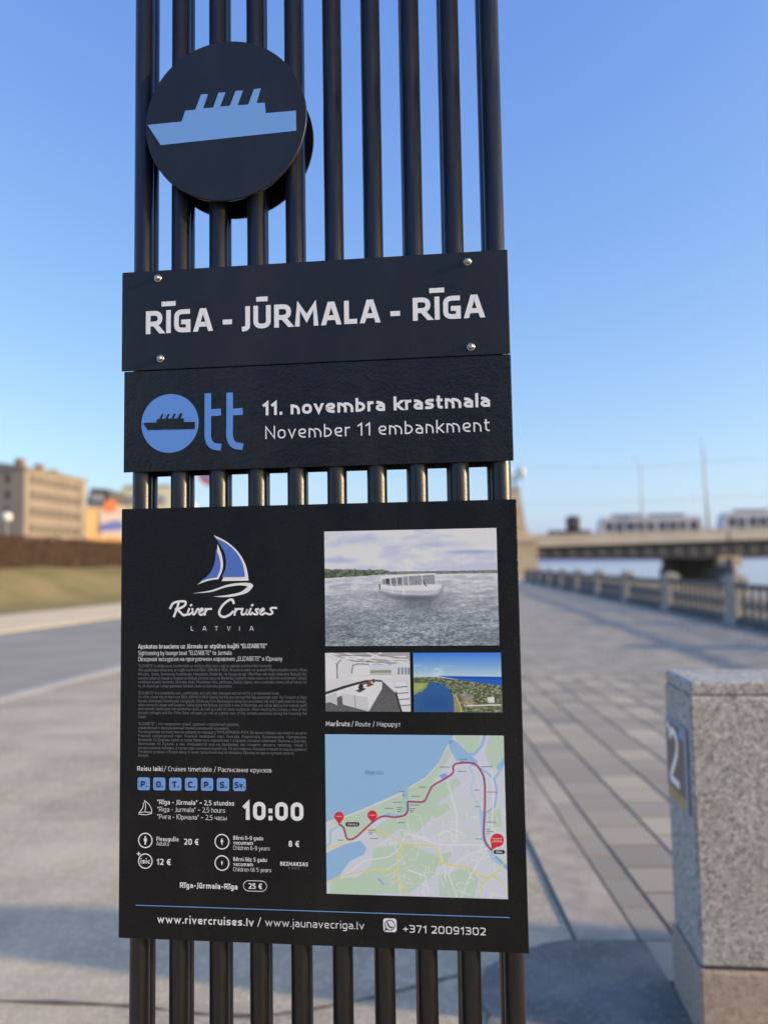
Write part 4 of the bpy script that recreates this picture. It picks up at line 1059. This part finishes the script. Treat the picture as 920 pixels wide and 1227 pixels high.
for a_, b_ in ((-6, 46.9), (47.25, 90), (90.35, 170)):
    bprism('fascia', [(a_, top(a_) - 1.7), (b_, top(b_) - 1.7), (b_, top(b_) - .16), (a_, top(a_) - .16)], BYN, BYN + .5, M_FASC)
    bprism('parapet_cap', [(a_, top(a_) - .16), (b_, top(b_) - .16), (b_, top(b_)), (a_, top(a_))], BYN - .1, BYN + .6, M_FASC)
    bprism('fascia', [(a_, top(a_) - 1.7), (b_, top(b_) - 1.7), (b_, top(b_) - .16), (a_, top(a_) - .16)], BYF - .5, BYF, M_FASC)
bprism('deck', [(-6, top(-6) - 1.6), (170, top(170) - 1.6), (170, top(170) - 1.0), (-6, top(-6) - 1.0)], BYN + .5, BYF - .5, M_ROAD)
for yy in (BYN + .7, BYN + 6.5, BYN + 12.3, BYN + 18, BYF - 1.2):
    bprism('girder', [(-6, top(-6) - 1.705)] + [(x, bot(x)) for x in (-6, 20, 46.5, 50, 88, 170)] + [(170, top(170) - 1.705)], yy, yy + .5, M_GIRD)
bm = bmesh.new(); add_box(bm, -.55, .55, -.1, 0, -.62, .62, .02); st = bm_obj('stiffener', bm, M_STIF, bridge)
for i in range(60):
    x = 20.6 + i * 2.15
    o = st if i == 0 else mesh_obj('stiffener', st.data, None, bridge)
    o.location = (x - 20, .68, (top(x) - 1.8 + bot(x)) / 2)
def pier(X, w=2.5):
    Lg = 17
    pts = [(X - w / 2, BYN + 1), (X, BYN - 1.4), (X + w / 2, BYN + 1), (X + w / 2, BYF - 1), (X, BYF + 1.4), (X - w / 2, BYF - 1)]
    bm = bmesh.new(); add_prism(bm, [(x - 20, y - BYN) for x, y in pts], .2, bot(X) - .02, 'XY'); finish(bm); bm_obj('pier_shaft', bm, M_PIER, bridge)
    c = [(X + (x - X) * 1.25, (BYN + BYF) / 2 + (y - (BYN + BYF) / 2) * 1.04) for x, y in pts]
    bm = bmesh.new(); add_prism(bm, [(x - 20, y - BYN) for x, y in c], -4, .2, 'XY'); finish(bm); bm_obj('pier_footing', bm, M_PIER, bridge)
    bm = bmesh.new(); add_prism(bm, [(x - 20, y - BYN) for x, y in [(X - w * .62, BYN - .6), (X + w * .62, BYN - .6), (X + w * .62, BYN + .65), (X - w * .62, BYN + .65)]], .6, bot(X) + .3, 'XY'); finish(bm); bm_obj('pier_head', bm, M_TAN, bridge)
pier(46.9); pier(90.2)
abx = px_xy(640, 109)
bm = bmesh.new(); add_box(bm, -26, abx - 20, -1.2, 26, -3.5, top(20) - 2.0, .03); bm_obj('abutment', bm, M_FASC, bridge)

# bridgehead pylon with lantern
M_PYL = noisy('pylon stone', (.40, .31, .20), (.52, .42, .29), .5, .85, .3, 4, .02)
PY = 100.0; PX = px_xy(617, PY)
pyl = tag(empty('stone_pylon', (PX, PY, 0)), 'tapering stone pylon with a lantern on top at the near end of the bridge', 'pylon')
bm = bmesh.new()
def frust(bm, z0, z1, a, b):
    A = [bm.verts.new((sx * a, sy * a, z0)) for sx, sy in ((-1, -1), (1, -1), (1, 1), (-1, 1))]; B = [bm.verts.new((sx * b, sy * b, z1)) for sx, sy in ((-1, -1), (1, -1), (1, 1), (-1, 1))]
    bm.faces.new(A[::-1]); bm.faces.new(B)
    for i in range(4): bm.faces.new((A[i], A[(i + 1) % 4], B[(i + 1) % 4], B[i]))
frust(bm, 0, 4.1, 2.35, 2.35); frust(bm, 4.1, 4.5, 2.6, 2.6); finish(bm); bm_obj('pedestal', bm, M_PYL, pyl)
bm = bmesh.new(); frust(bm, 4.5, 5.6, 2.1, 1.45); frust(bm, 5.6, 11.0, 1.2, .55); frust(bm, 11.0, 11.3, .7, .7); finish(bm); bm_obj('shaft', bm, M_PYL, pyl)
bm = bmesh.new(); add_rod(bm, (0, 0, 11.3), (0, 0, 13.2), .16, .12, 10); add_rod(bm, (0, 0, 12.2), (.9, 0, 12.5), .07, .07, 8); add_rod(bm, (0, 0, 12.2), (-.9, 0, 12.5), .07, .07, 8); bm_obj('lantern_post', bm, M_GIRD, pyl)
M_GLOBE = mat('lamp glass', (.55, .57, .60), .25)
for x_ in (-.9, .9):
    bm = bmesh.new(); add_lathe(bm, [(.15, 12.5), (.42, 12.75), (.55, 13.2), (.5, 13.7), (.3, 14.0), (.08, 14.2)], (x_, 0, 0), 14); finish(bm); bm_obj('lantern', bm, M_GLOBE, pyl)

# vehicles on the bridge
M_VW = mat('tram white paint', (.50, .50, .55), .35); M_VG = mat('vehicle glass', (.07, .075, .11), .15); M_VR = mat('tram roof grey', (.10, .11, .17), .6); M_TY = mat('tyre rubber', (.02, .02, .02), .8)
M_VD = mat('dark lorry paint', (.05, .05, .055), .5)
def tram(name, label, x0, L, h, Yc):
    zr = top(x0) - 1.0
    t_ = tag(empty(name, (x0, Yc, zr)), label, 'tram', 'trams crossing the bridge')
    bm = bmesh.new()
    prof = [(0, .45), (0, 1.3), (.5, h - .35), (.9, h), (L - .9, h), (L - .5, h - .35), (L, 1.3), (L, .45)]
    add_prism(bm, prof, -1.25, 1.25, 'XZ'); finish(bm); bm_obj('body', bm, M_VW, t_)
    n_ = int(L / 1.7)
    bm = bmesh.new(); add_box(bm, 0, 1.3, -1.28, -1.245, 1.45, h - .75, .0); wd = bm_obj('window', bm, M_VG, t_)
    bm = bmesh.new(); add_box(bm, 0, 1.05, -1.27, -1.245, .6, h - .75); dr = bm_obj('door', bm, M_VG, t_)
    fd = fw = True
    for i in range(n_):
        x = .8 + i * (L - 1.6) / n_ + .1
        if i % 3 == 1: o = dr if fd else mesh_obj('door', dr.data, None, t_); fd = False
        else: o = wd if fw else mesh_obj('window', wd.data, None, t_); fw = False
        o.location.x = x
    for k, (a_, b_) in enumerate(((.15, .42), (.50, .82))):
        box('roof_unit', a_ * L, b_ * L, -.9, .9, h + .01, h + .42, M_VR, t_, .05)
    bm = bmesh.new()
    for x in (1.6, 3.2, L - 3.2, L - 1.6): add_rod(bm, (x, -1.2, .36), (x, -.95, .36), .36, .36, 14); add_rod(bm, (x, .95, .36), (x, 1.2, .36), .36, .36, 14)
    bm_obj('wheels', bm, M_TY, t_)
tram('tram', 'white tram with dark roof units on the bridge, left of the two, between the masts', px_xy(714, 118), px_xy(838, 118) - px_xy(714, 118), 3.55, 118)
tram('tram', 'white tram with dark roof units on the bridge at the right picture edge', px_xy(858, 118), 17, 3.7, 118)
lx = px_xy(656, 116); lor = tag(empty('lorry', (lx, 116, top(lx) - 1.0)), 'dark lorry with a tall cab and low flat bed at the bridge left end', 'lorry')
LL = px_xy(704, 116) - lx
box('flat_bed', 0, LL, -1.2, 1.2, .9, 1.75, M_VD, lor, .04); box('cab', LL * .46, LL * .46 + 1.8, -1.2, 1.2, 1.76, 3.9, M_VD, lor, .4, 3)
box('windscreen', LL * .46 + .45, LL * .46 + 1.35, -1.24, -1.195, 2.7, 3.4, M_VG, lor)
bm = bmesh.new()
for x in (.8, 2, LL - .8): add_rod(bm, (x, -1.2, .48), (x, -.9, .48), .48, .48, 16); add_rod(bm, (x, .9, .48), (x, 1.2, .48), .48, .48, 16)
bm_obj('wheels', bm, M_TY, lor)
# masts and overhead wires
M_MAST = mat('galvanised mast', (.40, .42, .44), .6, .2)
for px_, py_, r_, lab in ((768, 556, .14, 'slim grey lighting mast rising behind the left tram on the bridge'), (846, 537, .20, 'taller grey lighting mast between the two trams on the bridge')):
    X = px_xy(px_, 114); zt = EYE + (672 - py_) / F_PX * 114
    t_ = tag(empty('lighting_mast', (X, 114, top(X) - 1.0)), lab, 'mast', 'masts on the bridge')
    h = zt - (top(X) - 1.0)
    bm = bmesh.new(); add_rod(bm, (0, 0, 0), (-.35 if px_ > 800 else 0, 0, h), r_ * 1.1, r_ * .55, 12); bm_obj('pole', bm, M_MAST, t_)
    bm = bmesh.new(); add_rod(bm, (-.2, 0, h), (-.7, -.4, h + .9), .04, .03, 8); add_box(bm, -1.1, -.6, -.55, -.3, h + .86, h + .96, .02); bm_obj('lamp_arm', bm, M_MAST, t_)
for z_, dip in ((15.3, .5), (9.9, .25)):
    bm = bmesh.new(); P0 = None
    for i in range(17):
        x = -5 + i * 7; q = (x, 114.3, z_ + x * .02 - dip * math.sin(math.pi * ((i % 4) / 4)))
        if P0: add_rod(bm, P0, q, .018, .018, 5, False)
        P0 = q
    tag(bm_obj('overhead_wire', bm, M_GIRD), 'thin overhead wire strung %s above the bridge' % ('high' if z_ > 12 else 'low, just over the trams,'), 'wire')

# ------------------------------------------------------------------ buildings on the left
def facade(name, L, H, openings, m, parent, depth=.25):
    """wall in the local XZ plane with real openings and reveals"""
    xs = sorted({0, L, *[o[0] for o in openings], *[o[1] for o in openings]}); zs = sorted({0, H, *[o[2] for o in openings], *[o[3] for o in openings]})
    V = []; Fc = []; ix = {}
    def vid(x, y, z):
        k = (round(x, 4), y, round(z, 4))
        if k not in ix: ix[k] = len(V); V.append((x, y, z))
        return ix[k]
    ops = {(round(o[0], 4), round(o[1], 4), round(o[2], 4), round(o[3], 4)) for o in openings}
    for i in range(len(xs) - 1):
        for j in range(len(zs) - 1):
            cx, cz = (xs[i] + xs[i + 1]) / 2, (zs[j] + zs[j + 1]) / 2
            if any(o[0] < cx < o[1] and o[2] < cz < o[3] for o in openings): continue
            Fc.append((vid(xs[i], 0, zs[j]), vid(xs[i + 1], 0, zs[j]), vid(xs[i + 1], 0, zs[j + 1]), vid(xs[i], 0, zs[j + 1])))
    for x0, x1, z0, z1 in openings:
        c = [(x0, z0), (x1, z0), (x1, z1), (x0, z1)]
        for k in range(4):
            a_, b_ = c[k], c[(k + 1) % 4]
            Fc.append((vid(a_[0], 0, a_[1]), vid(a_[0], depth, a_[1]), vid(b_[0], depth, b_[1]), vid(b_[0], 0, b_[1])))
    return py_mesh(name, V, Fc, m, parent)
def window_mesh(w, h, m_fr, m_gl):
    bm = bmesh.new()
    for x0, x1, z0, z1 in ((0, .07, 0, h), (w - .07, w, 0, h), (.07, w - .07, 0, .07), (.07, w - .07, h - .07, h), (w / 2 - .03, w / 2 + .03, .07, h - .07), (.07, w / 2 - .03, h * .68, h * .68 + .05), (w / 2 + .03, w - .07, h * .68, h * .68 + .05)):
        add_box(bm, x0, x1, .16, .22, z0, z1)
    me = bpy.data.meshes.new('window'); bm.to_mesh(me); bm.free(); me.materials.append(m_fr)
    g = bpy.data.meshes.new('pane'); g.from_pydata([(.07, .2, .07), (w - .07, .2, .07), (w - .07, .2, h - .07), (.07, .2, h - .07)], [], [(0, 1, 2, 3)]); g.materials.append(m_gl)
    return me, g
M_FRAME = mat('window frame', (.25, .22, .19), .6); M_GLASS = mat('window glass', (.05, .042, .04), .3)
M_ROOF = noisy('dark roof', (.07, .065, .06), (.11, .10, .095), .5, .8)
M_STUC = noisy('tan stucco', (.24, .20, .17), (.31, .26, .215), .15, .9, .2, 3, .02)
M_CHIM = noisy('chimney brick', (.22, .13, .10), (.30, .19, .14), 1, .9)
def put_windows(par_, wm, gm, spots, first_wall):
    for x, z in spots:
        o = mesh_obj('window', wm, None, par_); o.location = (x, 0, z)
        mesh_obj('pane', gm, None, o)
OA = (px_xy(25, 123), 123.0); OB = (px_xy(100, 142), 142.0)
ang = math.atan2(OB[1] - OA[1], OB[0] - OA[0]); OL = math.hypot(OB[0] - OA[0], OB[1] - OA[1])
OH = 18.1
off = tag(empty('office_building', (OA[0], OA[1], 0), ang), 'tan stucco office building with rows of small windows behind the hedge, far left', 'building')
WX = [1.6 + i * 2.02 for i in range(8)]; WZ = [2.2, 5.0, 7.7, 10.5, 13.2, 15.75]
ops = [(x, x + 1.15, z, z + 1.5) for x in WX for z in WZ]
facade('river_wall', OL, OH, ops, M_STUC, off)
wm, gm = window_mesh(1.15, 1.5, M_FRAME, M_GLASS)
put_windows(off, wm, gm, [(x, z) for x in WX for z in WZ], None)
# gable side towards the camera: runs back along local +Y
bw = 30
sw_ = facade('side_wall', bw, OH, [(2.5 + i * 3.4, 3.6 + i * 3.4, z, z + 1.5) for i in range(8) for z in WZ], M_STUC, off)
sw_.rotation_euler = (0, 0, math.radians(-90)); sw_.location = (0, bw, 0)
for i in range(8):
    for z in WZ:
        o = mesh_obj('window', wm, None, off); o.rotation_euler = (0, 0, math.radians(-90)); o.location = (0, bw - 2.5 - i * 3.4, z)
        mesh_obj('pane', gm, None, o)
box('back_walls', .3, OL, .35, bw, 0, OH - .05, M_STUC, off)
box('cornice', -.35, OL + .35, -.35, bw, OH - .01, OH + .35, M_STUC, off, .05)
box('pilaster', OL - 2.4, OL - .1, -.12, -.002, 0, OH - .03, M_STUC, off)
bm = bmesh.new(); frv = [(-.2, -.2, OH + .36), (OL + .2, -.2, OH + .36), (OL + .2, bw, OH + .36), (-.2, bw, OH + .36), (5, 8, OH + 1.9), (OL - 5, 8, OH + 1.9), (OL - 5, bw - 8, OH + 1.9), (5, bw - 8, OH + 1.9)]
vs = [bm.verts.new(p) for p in frv]
for f in ((0, 1, 5, 4), (1, 2, 6, 5), (2, 3, 7, 6), (3, 0, 4, 7), (4, 5, 6, 7)): bm.faces.new([vs[i] for i in f])
finish(bm); rf = bm_obj('roof', bm, M_ROOF, off)
for x, y, w_, h_ in ((.8, 1.2, 1.3, 1.5), (7, 1.6, 1.3, 1.4), (11.2, 1.6, 1.6, .9)): box('chimney', x, x + w_, y, y + 1.2, OH + .36, OH + .36 + h_, M_CHIM, rf, .03)
ext = None

# ochre house with a hoarding
M_OCH = noisy('ochre render', (.62, .38, .17), (.72, .46, .22), .2, .9)
OC0 = (px_xy(101, 150), 150.0); OC1 = (px_xy(226, 161), 161.0)
L_ = math.hypot(OC1[0] - OC0[0], OC1[1] - OC0[1]); ang = math.atan2(OC1[1] - OC0[1], OC1[0] - OC0[0])
och = tag(empty('ochre_house', (OC0[0], OC0[1], 0), ang), 'bright ochre rendered house with a coloured hoarding beside the tan office building', 'building')
WX2 = [10.5 + i * 2.6 for i in range(3)]
facade('street_wall', L_, 13.4, [(x, x + 1.2, z, z + 1.7) for x in WX2 for z in (3, 6.4, 9.8)], M_OCH, och)
wm2, gm2 = window_mesh(1.2, 1.7, M_VW, M_GLASS); put_windows(och, wm2, gm2, [(x, z) for x in WX2 for z in (3, 6.4, 9.8)], None)
box('back_walls', 0, L_, .3, 10, 0, 13.35, M_OCH, och); box('cornice', -.2, L_ + .2, -.25, 10, 13.41, 13.8, M_OCH, och, .05)
hd_ = tag(empty('advertising_hoarding', (OC0[0], OC0[1], 0), ang), 'pale hoarding with a blue band and an orange red disc on the ochre house', 'hoarding')
hm = {k: mat('hoarding ' + k, c_, .6) for k, c_ in (('pale', (.50, .42, .42)), ('blue', (.08, .13, .42)), ('red', (.72, .15, .05)))}
M_P = lambda a_, b_, c_, d_, m, nm, y=-.25: box(nm, a_, b_, y - .08, y, c_, d_, m, hd_)
box('panel', 2.3, 7.0, -.33, -.05, 8.2, 13.2, hm['pale'], hd_)
bm = bmesh.new(); add_prism(bm, [(2.4, 9.1), (6.9, 9.5), (6.9, 11.1), (5.2, 11.4), (3.2, 10.7), (2.4, 10.6)], -.40, -.335, 'XZ'); finish(bm); bm_obj('blue_band', bm, hm['blue'], hd_)
bm = bmesh.new(); add_lathe(bm, [(1.2, -.5), (1.25, -.45), (1.25, -.34)], (4.4, 0, 14.2), 28, 'Y'); finish(bm); bm_obj('red_disc', bm, hm['red'], hd_)
# dark mansard block behind
md = tag(empty('mansard_house', (px_xy(102, 168), 168, 0)), 'house with a dark mansard roof seen over the ochre house', 'building')
bm = bmesh.new(); add_box(bm, 0, 5.0, 0, 10, 0, 16.2); bm_obj('wall', bm, mat('bluish render', (.34, .37, .42), .9), md)
bm = bmesh.new(); add_prism(bm, [(-.2, 16.21), (5.2, 16.21), (4.6, 19.3), (.7, 19.6)], -.2, 10, 'XZ'); finish(bm); bm_obj('roof', bm, M_ROOF, md)
for x in (1, 2.4): box('dormer_window', x, x + 1.1, -.5, .3, 16.6, 18.2, M_VW, md)
# cream gabled house
M_CRM = noisy('cream render', (.70, .66, .47), (.78, .74, .55), .15, .9)
cr = tag(empty('cream_house', (px_xy(124, 180), 180, 0)), 'pale cream house with a sloping gable rising behind the ochre house', 'building')
cw = px_xy(222, 180) - px_xy(124, 180)
bm = bmesh.new(); add_prism(bm, [(0, 0), (cw, 0), (cw, 15), (cw - 3.5, 21.0), (4.2, 21.0), (.2, 14.5)], 0, 14, 'XZ'); finish(bm); bm_obj('wall', bm, M_CRM, cr)
bm = bmesh.new(); add_prism(bm, [(3.8, 21.02), (cw - 3.3, 21.02), (cw - 4.0, 21.4), (4.6, 21.4)], -.3, 14.2, 'XZ'); finish(bm); bm_obj('roof', bm, M_FASC, cr)
wm3, gm3 = window_mesh(2.4, 2.6, M_VW, M_GLASS)
for x in (4.9, 8.4, 11.9):
    for z in (12.6, 16.6):
        box('window', x, x + 2.2, -.06, -.001, z, z + 2.3, mat('grey blind', (.33, .33, .36), .6) if 'grey blind' not in bpy.data.materials else bpy.data.materials['grey blind'], cr)

# globe street lamp by the hedge, and a round road sign seen through the bars
gl = tag(empty('globe_street_lamp', (px_xy(4, 46), 46, 1.6)), 'street lamp with a white globe standing behind the hedge at the left edge', 'street lamp')
bm = bmesh.new(); add_rod(bm, (0, 0, 0), (0, 0, 2.9), .07, .05, 10); bm_obj('post', bm, M_MAST, gl)
bm = bmesh.new(); bmesh.ops.create_uvsphere(bm, u_segments=20, v_segments=12, radius=.3, matrix=Matrix.Translation((0, 0, 3.15)))
bm_obj('globe', bm, mat('white globe', (.75, .76, .76), .4), gl, True)
SY_ = 17.0; sxp = px_xy(254, SY_); rs = tag(empty('no_parking_sign', (sxp, SY_, 0)), 'round red and blue no parking sign glimpsed between the second and third tubes', 'road sign')
bm = bmesh.new(); add_rod(bm, (.11, .06, 0), (.11, .06, 3.95), .03, .03, 10); bm_obj('post', bm, M_MAST, rs)
bm = bmesh.new(); add_lathe(bm, [(.35, 0), (.35, .02)], (0, 0, 3.62), 40, 'Y'); finish(bm); f_ = bm_obj('sign_face', bm, hm['red'], rs)
bm = bmesh.new(); add_lathe(bm, [(.27, -.004), (.27, -.001)], (0, 0, 3.62), 40, 'Y'); finish(bm); bm_obj('blue_field', bm, M_BLUE, f_)
bm = bmesh.new(); add_prism(bm, [(-.2, 3.40), (-.16, 3.44 - .08 + .0), (.2, 3.80), (.16, 3.86)], -.008, -.005, 'XZ'); finish(bm); bm_obj('red_bar', bm, hm['red'], f_)


# unseen hall, added behind the camera for the glossy boards to mirror
hall = tag(empty('added_hall', (-30, -46, 0)), 'long low stone hall, unseen, added behind the viewpoint for the glossy boards to mirror', 'building')
hx_ = [2 + i * 5.0 for i in range(12)]
fw_ = facade('wall', 62, 11, [(x, x + 2.2, z, z + 2.8) for x in hx_ for z in (1.2, 6)], M_PIER, hall, .3)
fw_.rotation_euler = (0, 0, math.pi); fw_.location = (62, 0, 0)
wm4, gm4 = window_mesh(2.2, 2.8, M_FRAME, M_GLASS)
for x in hx_:
    for z in (1.2, 6):
        o = mesh_obj('window', wm4, None, hall); o.rotation_euler = (0, 0, math.pi); o.location = (62 - x, 0, z); mesh_obj('pane', gm4, None, o)
box('back_wall', 0, 62, -12, -.4, 0, 10.95, M_PIER, hall); box('roof', -.5, 62.5, -12.5, .5, 11.01, 12.2, M_ROOF, hall, .1)
